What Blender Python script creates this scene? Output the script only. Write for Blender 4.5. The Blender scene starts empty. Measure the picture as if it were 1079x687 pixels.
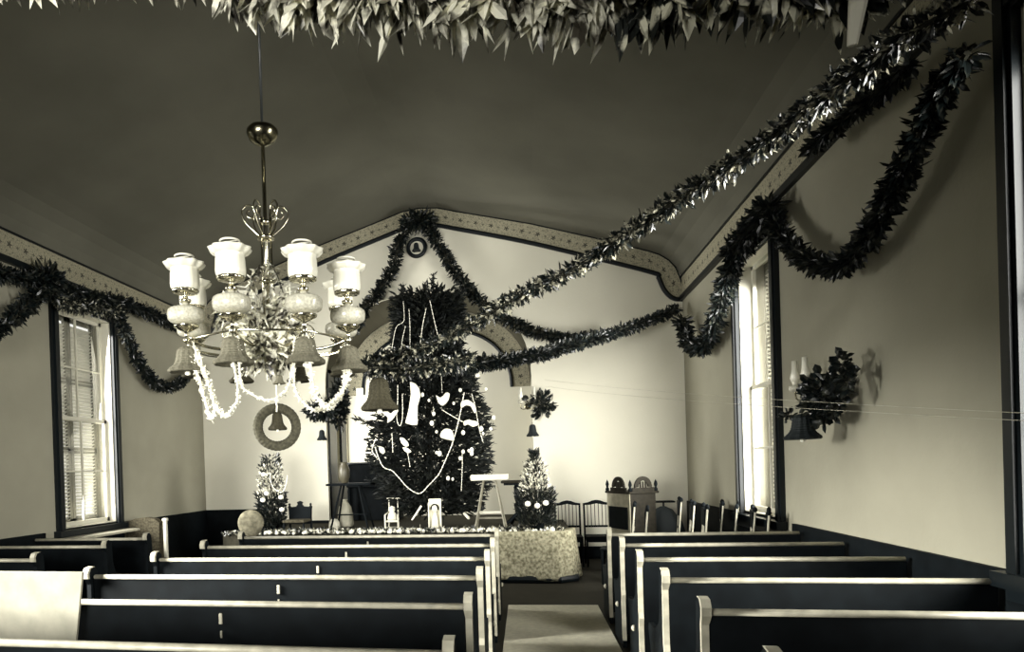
import bpy, math, random
import numpy as np
from mathutils import Vector, Matrix
random.seed(7); RNG = np.random.default_rng(7)
C = bpy.context.scene.collection
S = 1.22
L, R, D = -5.73, 2.51, 11.31
XM = (L + R) / 2
ZF, ZW, TP = 4.127, .912, .30
STAGE = .64
# ------------------------------------------------------------------ camera model (frame taken as 1079 x 687)
F, CX, CY, ROLL, YAW, PIT, CH = 703.56, 399.51, 499.77, .0319, .214, -.0067, 1.55
def ray(x, y):
    dx, dy = x - CX, y - CY; cr, sr = math.cos(ROLL), math.sin(ROLL)
    u = cr*dx - sr*dy; v = sr*dx + cr*dy
    xc, yc, z = u/F, -v/F, 1.0
    cp, sp = math.cos(PIT), math.sin(PIT)
    Z = cp*yc + sp*z; zz = -sp*yc + cp*z
    c, s = math.cos(YAW), math.sin(YAW)
    return (c*xc - s*zz, s*xc + c*zz, Z)
def at(x, y, Y):
    d = ray(x, y); k = Y/d[1]; return Vector((d[0]*k, Y, CH + d[2]*k))
def onx(x, y, X):
    d = ray(x, y); k = X/d[0]; return Vector((X, d[1]*k, CH + d[2]*k))
cd = bpy.data.cameras.new('camera'); cam = bpy.data.objects.new('camera', cd); C.objects.link(cam)
cd.sensor_width = 36; cd.lens = F/1079*36; cd.shift_x = (539.5 - CX)/1079; cd.shift_y = (CY - 343.5)/1079
cd.clip_start = .05
c, s = math.cos(YAW), math.sin(YAW); cp, sp = math.cos(PIT), math.sin(PIT)
R0 = Vector((c, s, 0)); fw = Vector((-s, c, 0))
U0 = Vector((0, 0, 1))*cp - fw*sp; FW = Vector((0, 0, 1))*sp + fw*cp
cr, sr = math.cos(ROLL), math.sin(ROLL)
RR = R0*cr - U0*sr; UU = R0*sr + U0*cr
cam.matrix_world = Matrix(((RR.x, UU.x, -FW.x, 0), (RR.y, UU.y, -FW.y, 0), (RR.z, UU.z, -FW.z, CH), (0, 0, 0, 1)))
bpy.context.scene.camera = cam

# ------------------------------------------------------------------ materials
def mat(name, col, rough=.6, spec=.5, noise=0, nscale=4, bump=0, bscale=60, metal=0, coat=0, col2=None, trans=0):
    m = bpy.data.materials.new(name); m.use_nodes = True; nt = m.node_tree; b = nt.nodes['Principled BSDF']
    b.inputs['Base Color'].default_value = (*col, 1); b.inputs['Roughness'].default_value = rough
    b.inputs['Specular IOR Level'].default_value = spec; b.inputs['Metallic'].default_value = metal
    b.inputs['Coat Weight'].default_value = coat
    if trans: b.inputs['Transmission Weight'].default_value = trans
    if noise:
        tc = nt.nodes.new('ShaderNodeTexCoord'); n = nt.nodes.new('ShaderNodeTexNoise'); n.inputs['Scale'].default_value = nscale
        n.inputs['Detail'].default_value = 6
        nt.links.new(tc.outputs['Object'], n.inputs['Vector'])
        r = nt.nodes.new('ShaderNodeValToRGB'); r.color_ramp.elements[0].position = .35; r.color_ramp.elements[1].position = .65
        c2 = col2 or tuple(v*(1-noise) for v in col)
        r.color_ramp.elements[0].color = (*c2, 1); r.color_ramp.elements[1].color = (*col, 1)
        nt.links.new(n.outputs['Fac'], r.inputs['Fac']); nt.links.new(r.outputs['Color'], b.inputs['Base Color'])
    if bump:
        tc = nt.nodes.new('ShaderNodeTexCoord'); n = nt.nodes.new('ShaderNodeTexNoise'); n.inputs['Scale'].default_value = bscale
        nt.links.new(tc.outputs['Object'], n.inputs['Vector'])
        bp = nt.nodes.new('ShaderNodeBump'); bp.inputs['Strength'].default_value = bump; bp.inputs['Distance'].default_value = .01
        nt.links.new(n.outputs['Fac'], bp.inputs['Height']); nt.links.new(bp.outputs['Normal'], b.inputs['Normal'])
    return m
def leafmat(name, c1, c2, rough=.35, spec=.6, scale=14, lo=.44, hi=.56):
    m = mat(name, c1, rough, spec, noise=.5, nscale=scale, col2=c2)
    for n in m.node_tree.nodes:
        if n.type == 'VALTORGB': n.color_ramp.elements[0].position = lo; n.color_ramp.elements[1].position = hi
    return m
M = dict(
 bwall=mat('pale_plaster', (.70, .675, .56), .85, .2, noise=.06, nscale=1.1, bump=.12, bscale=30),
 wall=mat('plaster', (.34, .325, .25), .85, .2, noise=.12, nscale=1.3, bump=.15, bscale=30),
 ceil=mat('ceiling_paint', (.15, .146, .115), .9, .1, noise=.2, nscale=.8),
 soffit=mat('shaded_soffit', (.075, .07, .05), .9, .1),  # shade on the downward face of the arch is put into the colour
 wood=mat('dark_stained_wood', (.0042, .0062, .0075), .65, .07, noise=.4, nscale=9),
 wood2=mat('dark_casing_paint', (.004, .0065, .008), .4, .25),
 trunk=mat('dark_bark', (.012, .011, .008), .9, .1),
 brown=mat('carved_walnut', (.020, .0175, .012), .6, .1, noise=.5, nscale=18),
 panelw=mat('pale_wood_and_lit_panel', (.32, .30, .22), .5, .4, noise=.3, nscale=12),
 rail=mat('varnished_rail_sheen', (.50, .475, .37), .35, .5, noise=.3, nscale=14),  # gloss on pew rails, end edges and chair posts is put into this pale colour
 floor=mat('floor_boards', (.02, .018, .012), .7, .2, noise=.3, nscale=6),
 carpet=mat('dark_carpet', (.045, .042, .03), .95, .1, noise=.4, nscale=30),
 runner=mat('canvas_runner', (.62, .59, .46), .9, .1, noise=.15, nscale=20, bump=.3, bscale=200),
 white=mat('white_paint', (.60, .58, .48), .5, .4),
 louver=mat('white_louver', (.55, .54, .46), .5, .3),
 stile=mat('backlit_shutter_stile', (.16, .155, .12), .6, .3),  # backlit darkness of the shutter frames is put into the colour
 brass=mat('brass', (.26, .24, .16), .22, .5, metal=1),
 brassb=mat('bright_brass', (.66, .63, .50), .2, .5, metal=1),
 iron=mat('black_iron', (.015, .018, .017), .35, .5),
 milk=mat('opal_glass', (.80, .78, .66), .25, .6),
 font=mat('frosted_font_glass', (.60, .58, .47), .2, .6, noise=.35, nscale=70),
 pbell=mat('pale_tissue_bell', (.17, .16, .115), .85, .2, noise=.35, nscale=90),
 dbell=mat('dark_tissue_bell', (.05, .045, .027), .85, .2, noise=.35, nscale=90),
 bbell=mat('deep_dark_bell', (.010, .014, .015), .7, .3),
 ring=mat('tissue_wreath', (.07, .066, .044), .9, .2, noise=.5, nscale=60),
 pleaf=leafmat('pale_lit_leaf', (.85, .83, .68), (.04, .035, .025), .3, .6, 17, .39, .55),  # strong light on the near and chandelier leaves is put into the colour
 tleaf=leafmat('shaded_mixed_leaf', (.62, .60, .46), (.010, .012, .010), .3, .6, 17, .50, .58),  # shade on the right end of the near garland is put into the colour
 dleaf=leafmat('dark_unlit_leaf', (.03, .032, .024), (.005, .008, .008), .3, .45, 16, .5, .62),  # unlit look of the far garlands is put into the colour
 mleaf=leafmat('mixed_laurel_leaf', (.40, .385, .29), (.006, .009, .008), .3, .7, 22, .53, .60),
 needle=leafmat('fir_needles', (.012, .014, .011), (.005, .007, .007), .6, .3, 8),
 rope=mat('twine', (.04, .04, .03), .9, .1),
 popcorn=mat('white_popcorn', (.82, .80, .68), .7, .2),
 paper=mat('white_paper', (.80, .775, .64), .7, .2),
 card=mat('stained_card', (.50, .48, .38), .8, .2, noise=.22, nscale=8),
 cloth=mat('figured_cloth', (.42, .395, .275), .9, .1, noise=.6, nscale=26, col2=(.13, .12, .075)),
 ginger=mat('brown_plush', (.085, .075, .05), .95, .1, noise=.6, nscale=35),
 plush=mat('worn_plush', (.20, .185, .13), .95, .1, noise=.6, nscale=12),
 urn=mat('brown_glaze', (.10, .09, .06), .4, .5, noise=.3, nscale=12),
)
gl = bpy.data.materials.new('window_glass'); gl.use_nodes = True; nt = gl.node_tree; nt.nodes.clear()
o_ = nt.nodes.new('ShaderNodeOutputMaterial'); t_ = nt.nodes.new('ShaderNodeBsdfTransparent'); g_ = nt.nodes.new('ShaderNodeBsdfGlossy'); x_ = nt.nodes.new('ShaderNodeMixShader')
g_.inputs['Roughness'].default_value = .02; x_.inputs[0].default_value = .07
nt.links.new(t_.outputs[0], x_.inputs[1]); nt.links.new(g_.outputs[0], x_.inputs[2]); nt.links.new(x_.outputs[0], o_.inputs[0]); M['glass'] = gl
ck = gl.copy(); ck.name = 'clear_lamp_glass'; ck.node_tree.nodes['Mix Shader'].inputs[0].default_value = .3; M['clear'] = ck
# stencilled border: florets along u, dots at the edges
def band_material(name, base, ink):
    m = bpy.data.materials.new(name); m.use_nodes = True; nt = m.node_tree; b = nt.nodes['Principled BSDF']; b.inputs['Roughness'].default_value = .85
    N = nt.nodes.new; K = nt.links.new
    uv = N('ShaderNodeUVMap'); uv.uv_map = 'UVMap'; sx = N('ShaderNodeSeparateXYZ'); K(uv.outputs[0], sx.inputs[0])
    def mth(op, a, b_=None, c_=None):
        n = N('ShaderNodeMath'); n.operation = op
        for i, v in enumerate((a, b_, c_)):
            if v is None: continue
            if isinstance(v, (int, float)): n.inputs[i].default_value = v
            else: K(v, n.inputs[i])
        return n.outputs[0]
    def floret(off, cv, rad, pet):
        u = mth('SUBTRACT', mth('FRACT', mth('ADD', mth('DIVIDE', sx.outputs[0], .26), off)), .5); u = mth('MULTIPLY', u, .26)
        v = mth('MULTIPLY', mth('SUBTRACT', sx.outputs[1], cv), TP)
        r = mth('SQRT', mth('ADD', mth('MULTIPLY', u, u), mth('MULTIPLY', v, v)))
        a = mth('ARCTAN2', v, u)
        lim = mth('ADD', mth('MULTIPLY', mth('COSINE', mth('MULTIPLY', a, pet)), rad*.35), rad*.7)
        return mth('LESS_THAN', r, lim)
    acc = floret(0, .52, .040, 5)
    for off, cv, rad, pet in ((.5, .5, .022, 4), (.18, .25, .012, 3), (.82, .25, .012, 3), (.22, .8, .012, 3), (.78, .8, .012, 3), (.0, .16, .012, 2), (.5, .2, .01, 3), (.5, .83, .01, 3)):
        acc = mth('MAXIMUM', acc, mth('MULTIPLY', floret(off, cv, rad, pet), .8))
    mx = N('ShaderNodeMix'); mx.data_type = 'RGBA'; K(acc, mx.inputs['Factor'])
    ns = N('ShaderNodeTexNoise'); ns.inputs['Scale'].default_value = 60; tc = N('ShaderNodeTexCoord'); K(tc.outputs['Object'], ns.inputs['Vector'])
    rp = N('ShaderNodeValToRGB'); rp.color_ramp.elements[0].position = .38; rp.color_ramp.elements[1].position = .56
    rp.color_ramp.elements[0].color = (*[v*.62 for v in base], 1); rp.color_ramp.elements[1].color = (*base, 1)
    K(ns.outputs['Fac'], rp.inputs['Fac']); K(rp.outputs['Color'], mx.inputs['A']); mx.inputs['B'].default_value = (*ink, 1)
    K(mx.outputs['Result'], b.inputs['Base Color']); return m
M['band'] = band_material('stencilled_border', (.36, .335, .235), (.05, .048, .034))
# tissue honeycomb texture on bells is given by ribs in the mesh

# ------------------------------------------------------------------ mesh builder
class MB:
    def __init__(s): s.v = []; s.f = []; s.uv = None
    def add(s, vs, fs, T=None):
        n = len(s.v)
        if T is not None: vs = [T @ Vector(p) for p in vs]
        s.v += [tuple(p) for p in vs]; s.f += [tuple(i+n for i in f) for f in fs]; return s
    def box(s, a, b, T=None):
        x0, y0, z0 = a; x1, y1, z1 = b
        return s.add([(x0,y0,z0),(x1,y0,z0),(x1,y1,z0),(x0,y1,z0),(x0,y0,z1),(x1,y0,z1),(x1,y1,z1),(x0,y1,z1)],
                     [(0,3,2,1),(4,5,6,7),(0,1,5,4),(1,2,6,5),(2,3,7,6),(3,0,4,7)], T)
    def bbox(s, a, b, e=.006, T=None):      # box with chamfered edges
        x0, y0, z0 = a; x1, y1, z1 = b; vs = []; 
        for z, k in ((z0, e), (z0+e, 0), (z1-e, 0), (z1, e)):
            X0, X1, Y0, Y1 = x0+k, x1-k, y0+k, y1-k
            vs += [(X0+e,Y0,z),(X1-e,Y0,z),(X1,Y0+e,z),(X1,Y1-e,z),(X1-e,Y1,z),(X0+e,Y1,z),(X0,Y1-e,z),(X0,Y0+e,z)]
        fs = [tuple(range(7, -1, -1)), tuple(range(24, 32))]
        for r in range(3):
            for i in range(8): j = (i+1) % 8; fs.append((r*8+i, r*8+j, r*8+8+j, r*8+8+i))
        return s.add(vs, fs, T)
    def tube(s, pts, r, n=8, T=None, flat=1, close=False):
        pts = [Vector(p) for p in pts]; m = len(pts); rs = r if isinstance(r, (list, tuple)) else [r]*m
        vs = []; fs = []; up = None
        for i, p in enumerate(pts):
            if close: t = pts[(i+1) % m] - pts[i-1]
            else: t = pts[min(i+1, m-1)] - pts[max(i-1, 0)]
            t.normalize()
            if up is None: up = Vector((0,0,1)) if abs(t.z) < .9 else Vector((1,0,0))
            a = t.cross(up)
            if a.length < 1e-4: a = t.cross(Vector((0,1,0)))
            a.normalize(); b = a.cross(t); up = b
            for k in range(n):
                an = 2*math.pi*k/n; vs.append(p + a*math.cos(an)*rs[i] + b*math.sin(an)*rs[i]*flat)
        for i in range(m if close else m-1):
            for k in range(n):
                j = (k+1) % n; q = (i+1) % m; fs.append((i*n+k, i*n+j, q*n+j, q*n+k))
        if not close: fs += [tuple(range(n-1, -1, -1)), tuple((m-1)*n+k for k in range(n))]
        return s.add(vs, fs, T)
    def lathe(s, prof, o=(0,0,0), n=24, T=None, rib=0, ribn=0):
        vs = []; fs = []; m = len(prof)
        for r, z in prof:
            for k in range(n):
                an = 2*math.pi*k/n; q = max(r*(1 + (rib*math.cos(ribn*an) if ribn else 0)), 1e-4)
                vs.append((o[0]+q*math.cos(an), o[1]+q*math.sin(an), o[2]+z))
        for i in range(m-1):
            for k in range(n): j = (k+1) % n; fs.append((i*n+k, i*n+j, (i+1)*n+j, (i+1)*n+k))
        if prof[0][0] > 1e-3: fs.append(tuple(range(n-1, -1, -1)))
        if prof[-1][0] > 1e-3: fs.append(tuple((m-1)*n+k for k in range(n)))
        return s.add(vs, fs, T)
    def prism(s, poly, ax, a, b, T=None):   # poly in the two other axes, extruded along ax from a to b
        def P(u, v, w): return {'x': (w, u, v), 'y': (u, w, v), 'z': (u, v, w)}[ax]
        n = len(poly); vs = [P(u, v, a) for u, v in poly] + [P(u, v, b) for u, v in poly]
        fs = [tuple(range(n)), tuple(range(2*n-1, n-1, -1))] + [((i+1) % n, i, n+i, n+(i+1) % n) for i in range(n)]
        return s.add(vs, fs, T)
    def build(s, name, m, parent=None, smooth=False, **kw):
        me = bpy.data.meshes.new(name); me.from_pydata(s.v, [], s.f); me.materials.append(m); me.validate(); me.update()
        if not s.__dict__.get('raw'):
            import bmesh; bm = bmesh.new(); bm.from_mesh(me); bmesh.ops.recalc_face_normals(bm, faces=bm.faces); bm.to_mesh(me); bm.free()
        if s.uv:
            ul = me.uv_layers.new(name='UVMap')
            for lp in me.loops: ul.data[lp.index].uv = s.uv[lp.vertex_index]
        if smooth:
            me.polygons.foreach_set('use_smooth', [True]*len(me.polygons))
        o = bpy.data.objects.new(name, me); C.objects.link(o)
        if parent: o.parent = parent
        for k, v in kw.items(): o[k] = v
        return o
def tag(o, label=None, cat=None, group=None, kind=None):
    if label: o['label'] = label
    if cat: o['category'] = cat
    if group: o['group'] = group
    if kind: o['kind'] = kind
    return o
def empty(name, loc, label, cat, rz=0, group=None):
    o = bpy.data.objects.new(name, None); C.objects.link(o); o.location = loc; o.rotation_euler = (0, 0, rz); o.empty_display_size = .1
    return tag(o, label, cat, group)
def struct(mb, name, m, smooth=False): return mb.build(name, m, smooth=smooth, kind='structure')
def copy_tree(o, parent=None):
    k = o.copy(); C.objects.link(k)
    if parent: k.parent = parent
    for ch in list(o.children): copy_tree(ch, k)
    return k
def spline(pts, n=10):
    P = [Vector(p) for p in pts]; P = [P[0]*2-P[1]] + P + [P[-1]*2-P[-2]]; out = []
    for i in range(1, len(P)-2):
        for k in range(n):
            t = k/n; a, b, c_, d = P[i-1:i+3]
            out.append(.5*((2*b) + (c_-a)*t + (2*a-5*b+4*c_-d)*t*t + (3*b-a-3*c_+d)*t**3))
    out.append(P[-2]); return out
def resample(pts, step):
    out = [pts[0]]; acc = 0
    for a, b in zip(pts, pts[1:]):
        l = (b-a).length; t = step-acc
        while t <= l and l > 0: out.append(a.lerp(b, t/l)); t += step
        acc = (acc + l) % step
    return out
# leaves: each a folded, curved blade of eight points
def leaves(mb, centers, dirs, length, width, jit=.35, bend=.25):
    for p, d in zip(centers, dirs):
        p = Vector(p); d = Vector(d)
        if d.length < 1e-5: continue
        d.normalize(); sd = d.cross(Vector(RNG.normal(size=3)))
        if sd.length < 1e-4: continue
        sd.normalize(); nn = sd.cross(d); l = length*(1+jit*RNG.uniform(-1, 1)); w = width*(1+jit*RNG.uniform(-1, 1))/2; bz = bend*RNG.uniform(-1, 1)*l
        q = [p, p+d*l*.3+sd*w*.85+nn*w*.35, p+d*l*.3-nn*w*.1, p+d*l*.3-sd*w*.85+nn*w*.35,
             p+d*l*.65+sd*w*.9+nn*(w*.3+bz*.5), p+d*l*.65+nn*(bz*.5-w*.1), p+d*l*.65-sd*w*.9+nn*(w*.3+bz*.5), p+d*l+nn*bz]
        mb.add(q, [(0,2,1),(0,3,2),(1,2,5,4),(2,3,6,5),(4,5,7),(5,6,7)])
def garland(pts, r, label, group=None, leaf=.09, lw=.035, dens=900, mat_='dleaf', n=10, name='garland', hang=.3):
    ps = spline(pts, n); tot = sum((b-a).length for a, b in zip(ps, ps[1:]))
    rr = r if isinstance(r, (list, tuple)) else (r, r)
    k = max(2, int(tot*dens)); mb = MB(); mb.raw = True; cs = []; ds = []
    cum = [0]
    for a, b in zip(ps, ps[1:]): cum.append(cum[-1] + (b-a).length)
    j = 0
    for t in np.sort(RNG.uniform(0, tot, k)):
        while j < len(cum)-2 and cum[j+1] < t: j += 1
        a, b = ps[j], ps[j+1]; f = (t-cum[j])/max(cum[j+1]-cum[j], 1e-6); p = a.lerp(b, f); tg = (b-a).normalized()
        e = Vector(RNG.normal(size=3)); e -= tg*e.dot(tg); e.normalize(); ra = (rr[0]+(rr[1]-rr[0])*t/tot)*(.75+.5*math.sin(t*9+1.3*math.sin(t*23))**2)
        q = p + e*ra*RNG.uniform(.0, .65); cs.append(q); ds.append(e + tg*RNG.uniform(-.9, .9) - Vector((0,0,hang)))
    sc = 1
    leaves(mb, cs, ds, leaf, lw)
    o = mb.build(name, M[mat_]); tag(o, label, 'garland', group)
    MB().tube(resample(ps, .08) if tot > .5 else ps, (rr[0]+rr[1])*.13, 6).build('rope', M['rope'], o)
    return o
def clump(name, p, rad, n, leaf, lw, m, label=None, cat=None, parent=None, group=None, out=1.0, hang=.1):
    mb = MB(); mb.raw = True; cs = []; ds = []
    for _ in range(n):
        e = Vector(RNG.normal(size=3)).normalized(); k = RNG.uniform(0, 1)**.5*.85
        cs.append(Vector(p) + Vector((e.x*rad[0], e.y*rad[1], e.z*rad[2]))*k); ds.append(e*out + Vector(RNG.normal(size=3))*.6 - Vector((0,0,hang)))
    leaves(mb, cs, ds, leaf, lw); o = mb.build(name, M[m], parent)
    if label: tag(o, label, cat, group)
    return o

# ------------------------------------------------------------------ the room
WT = .35; YR = -2.6
WINS = [(7.28, 8.67), (2.74, 4.13)]; WZ0, WZ1 = .93, 3.78       # clear openings inside the casings
CAS = .13
def side_wall(name, X, sgn):
    a, b = (X, X+sgn*WT) if sgn > 0 else (X-WT, X)
    m = MB(); ys = [YR]
    for y0, y1 in sorted(WINS):
        m.box((a, ys[-1], -.05), (b, y0+CAS, 4.5)); m.box((a, y0+CAS, -.05), (b, y1-CAS, WZ0)); m.box((a, y0+CAS, WZ1), (b, y1-CAS, 4.5)); ys.append(y1-CAS)
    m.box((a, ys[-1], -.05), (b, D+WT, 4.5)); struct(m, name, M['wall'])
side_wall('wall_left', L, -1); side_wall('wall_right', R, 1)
OUT = [(3.38,3.90),(3.365,3.93),(3.32,4.03),(3.23,4.142),(3.12,4.225),(2.98,4.285),(2.3,4.53),(1.5,4.80),(.5,5.08),(.25,5.155),(0,5.18)]
OUT = [(u*S, CH+(v-CH)*S) for u, v in OUT]; OUT[0] = (4.12, ZF+TP)
prof = [(XM-u, v) for u, v in OUT] + [(XM+u, v) for u, v in OUT[-2::-1]]
m = MB(); n = len(prof); poly = prof + [(R+WT, ZF+TP), (R+WT, 6.6), (L-WT, 6.6), (L-WT, ZF+TP)]
# ceiling as an extruded shell of strips
vs = []; fs = []
for (x, z) in prof: vs += [(x, YR, z), (x, D, z), (x, YR, z+.25), (x, D, z+.25)]
for i in range(n-1):
    a = i*4; b = a+4; fs += [(a, b, b+1, a+1), (a+2, a+3, b+3, b+2), (a, a+2, b+2, b), (a+1, b+1, b+3, a+3)]
fs += [(0, 1, 3, 2), (4*n-4, 4*n-2, 4*n-1, 4*n-3)]
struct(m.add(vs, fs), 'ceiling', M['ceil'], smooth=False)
m = MB(); m.box((L-WT, YR, -.12), (R+WT, D+2.2, 0)); struct(m, 'floor', M['floor'])
# back wall with an arched opening
AW, SPR, RISE, ADEP = 1.77, 3.02, 1.52, 1.45
def arch_pts(w=AW, spr=SPR, rise=RISE, n=28):
    out = []
    for i in range(n+1):
        t = math.pi*i/n; cx_, sy_ = math.cos(t), math.sin(t)
        out.append((XM + w*math.copysign(abs(cx_)**.82, cx_), spr + rise*abs(sy_)**.9))
    return out[::-1]     # from left to right
AP = arch_pts()
def wall_column(m, x0, x1, lo0, lo1, hi0, hi1, y0, y1):
    m.add([(x0,y0,lo0),(x1,y0,lo1),(x1,y0,hi1),(x0,y0,hi0),(x0,y1,lo0),(x1,y1,lo1),(x1,y1,hi1),(x0,y1,hi0)], [(0,1,2,3),(7,6,5,4),(0,4,5,1),(3,2,6,7),(0,3,7,4),(1,5,6,2)])
def ceil_z(x):
    u = abs(x-XM)
    for (a, za), (b, zb) in zip(OUT, OUT[1:]):
        if b <= u <= a: return zb + (za-zb)*(u-b)/(a-b)
    return ZF+TP
m = MB(); xs = sorted(set([L-.02, R+.02] + [p[0] for p in prof] + [a[0] for a in AP])); 
def arch_z(x):
    for (a, za), (b, zb) in zip(AP, AP[1:]):
        if a-1e-6 <= x <= b+1e-6: return za + (zb-za)*(x-a)/max(b-a, 1e-6)
    return 0
for a, b in zip(xs, xs[1:]):
    if b-a < 1e-4: continue
    mid = (a+b)/2; ins = AP[0][0] < mid < AP[-1][0]
    wall_column(m, a, b, arch_z(a+1e-5) if ins else 0, arch_z(b-1e-5) if ins else 0, ceil_z(a)+.12, ceil_z(b)+.12, D, D+.05)
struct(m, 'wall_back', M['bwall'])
YB = D + ADEP
struct(MB().box((AP[0][0]-.3, YB, 0), (AP[-1][0]+.3, YB+.1, 5)), 'wall_alcove_back', M['bwall'])
# alcove jambs: the left one holds a tall narrow window
JW = (D+.55, D+.88); JZ0, JZ1 = 1.35, 3.3
m = MB(); xj = AP[0][0]
m.box((xj-.3, D+.05, 0), (xj, JW[0], SPR+.2)); m.box((xj-.3, JW[1], 0), (xj, YB, SPR+.2)); m.box((xj-.3, JW[0], 0), (xj, JW[1], JZ0))
struct(m, 'wall_alcove_left', M['bwall'])
struct(MB().box((AP[-1][0], D+.05, 0), (AP[-1][0]+.3, YB, SPR+.2)), 'wall_alcove_right', M['bwall'])
m = MB(); k = len(AP); vs = [(x, D+.05, z) for x, z in AP] + [(x, YB, z) for x, z in AP] + [(x, D+.05, z+.15) for x, z in AP] + [(x, YB, z+.15) for x, z in AP]
fs = []
for i in range(k-1): fs += [(i, k+i, k+i+1, i+1), (2*k+i, 2*k+i+1, 3*k+i+1, 3*k+i), (i, i+1, 2*k+i+1, 2*k+i), (k+i, 3*k+i, 3*k+i+1, k+i+1)]
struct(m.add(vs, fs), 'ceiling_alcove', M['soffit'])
# dark casing and white sash in the left jamb of the alcove
m = MB(); m.box((xj-.02, D+.10, STAGE), (xj+.03, JW[0], JZ1+.1)); m.box((xj-.02, JW[1], STAGE), (xj+.03, YB-.22, JZ1+.1)); m.box((xj-.02, D+.10, JZ1), (xj+.03, YB-.22, JZ1+.12)); m.box((xj-.02, D+.10, STAGE), (xj+.035, YB-.22, JZ0))
struct(m, 'window_5', M['wood2'])
m = MB(); m.box((xj-.16, JW[0], JZ0), (xj-.12, JW[0]+.07, JZ1)); m.box((xj-.16, JW[1]-.07, JZ0), (xj-.12, JW[1], JZ1)); m.box((xj-.16, JW[0], (JZ0+JZ1)/2-.03), (xj-.12, JW[1], (JZ0+JZ1)/2+.03))
struct(m, 'window_6', M['white'])
# bands -----------------------------------------------------------
def band(name, outer, inner, tf, m='band', th=.015):
    mb = MB(); uv = []; u = 0; k = len(outer)
    for i, (a, b) in enumerate(zip(outer, inner)):
        if i: u += ((Vector(a)+Vector(b))/2 - (Vector(outer[i-1])+Vector(inner[i-1]))/2).length
        for d in (0, 1): mb.v += [tf(a, d), tf(b, d)]; uv += [(u, 1), (u, 0)]
    for i in range(k-1):
        o = i*4; q = o+4; mb.f += [(o, o+1, q+1, q), (o+2, q+2, q+3, o+3), (o, q, q+2, o+2), (o+1, o+3, q+3, q+1)]
    mb.uv = uv; return struct(mb, name, M[m])
OB = [(3.375,3.646),(3.372,3.83),(3.344,3.93),(3.30,4.047),(3.225,4.142),(3.115,4.225),(2.98,4.285),(2.3,4.53),(1.5,4.80),(.5,5.08),(.25,5.155),(0,5.18)]
IB = [(3.375,3.640),(3.30,3.650),(3.23,3.69),(3.165,3.77),(3.125,3.86),(3.09,3.95),(3.02,4.02),(2.2,4.315),(1.4,4.59),(.49,4.86),(.24,4.93),(0,4.95)]
sc_ = lambda P: [(u*S, CH+(v-CH)*S) for u, v in P]
OB, IB = sc_(OB), sc_(IB)
full = lambda P: [(XM-u, v) for u, v in P] + [(XM+u, v) for u, v in P[-2::-1]]
def dens(P, k=4):
    out = []
    for a, b in zip(P, P[1:]):
        for i in range(k): out.append(tuple(a[j]+(b[j]-a[j])*i/k for j in (0, 1)))
    return out + [P[-1]]
ob, ib = full(OB), full(IB)
band('trim_1', [Vector((*p, 0)) for p in dens(ob)], [Vector((*p, 0)) for p in dens(ib)], lambda p, d: (p[0], D-.02+.019*d, p[1]-.012))
struct(MB().tube([(x, D-.025, z-.03) for x, z in spl2] if False else [(x, D-.025, z-.03) for x, z in [(p.x, p.y) for p in spline([(*q, 0) for q in ib], 4)]], .036, 6), 'trim_2', M['wood2'])
struct(MB().tube([(x, D-.02, z-.008) for x, z in ob[1:-1]], .012, 5), 'trim_3', M['wood2'])
for i, (X, sg) in enumerate(((L, 1), (R, -1))):
    ys = [YR+.02, D-.03]
    band('trim_%d' % (4+i*3), [Vector((y, ZF+TP, 0)) for y in ys], [Vector((y, ZF, 0)) for y in ys], lambda p, d, X=X, sg=sg: (X+sg*(.012-.011*d), p[0], p[1]))
    struct(MB().box((min(X, X+sg*.05), YR, ZF-.075), (max(X, X+sg*.05), D, ZF)), 'trim_%d' % (5+i*3), M['wood2'])
    struct(MB().box((min(X, X+sg*.03), YR, ZF+TP-.012), (max(X, X+sg*.03), D, ZF+TP+.012)), 'trim_%d' % (6+i*3), M['wood2'])
a1 = arch_pts(AW-.0, SPR, RISE-.02, 40); a2 = arch_pts(AW-.34, SPR, RISE-.36, 40)
a1 = dens(a1, 3); a2 = dens(a2, 3)
band('trim_10', [Vector((*p, 0)) for p in a1], [Vector((*p, 0)) for p in a2], lambda p, d: (p[0], YB-.02+.019*d, p[1]))
struct(MB().tube([(x, YB-.03, z) for x, z in a2], .034, 6), 'trim_11', M['wood2'])
# wainscot and base boards
m = MB()
for X, sg, nm in ((L, 1, 'left'), (R, -1, 'right')):
    m = MB(); ys = [YR]
    for y0, y1 in sorted(WINS): m.box((min(X, X+sg*.03), ys[-1], 0), (max(X, X+sg*.03), y0-(.22 if y0 > 5 else 0), ZW)); m.box((min(X, X+sg*.03), y0, 0), (max(X, X+sg*.03), y1, ZW-.13)); ys.append(y1)
    m.box((min(X, X+sg*.03), ys[-1], 0), (max(X, X+sg*.03), D-.03, ZW)); struct(m, 'baseboard_' + nm, M['wood'])
struct(MB().box((L, D-.03, 0), (-4.55, D, ZW)), 'baseboard_back_left', M['wood'])
struct(MB().box((AP[-1][0]+.02, D-.03, 0), (R, D, .2)), 'baseboard_back_right', M['wood'])
struct(MB().box((-4.55, D-.025, STAGE), (AP[0][0]-.01, D, STAGE+.05)), 'baseboard_stage', M['wood'])
# rear wall behind the camera, solid, with no opening
m = MB(); m.box((L-WT, YR-.2, 0), (R+WT, YR, 6.6))
struct(m, 'wall_rear', M['wall'])
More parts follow.
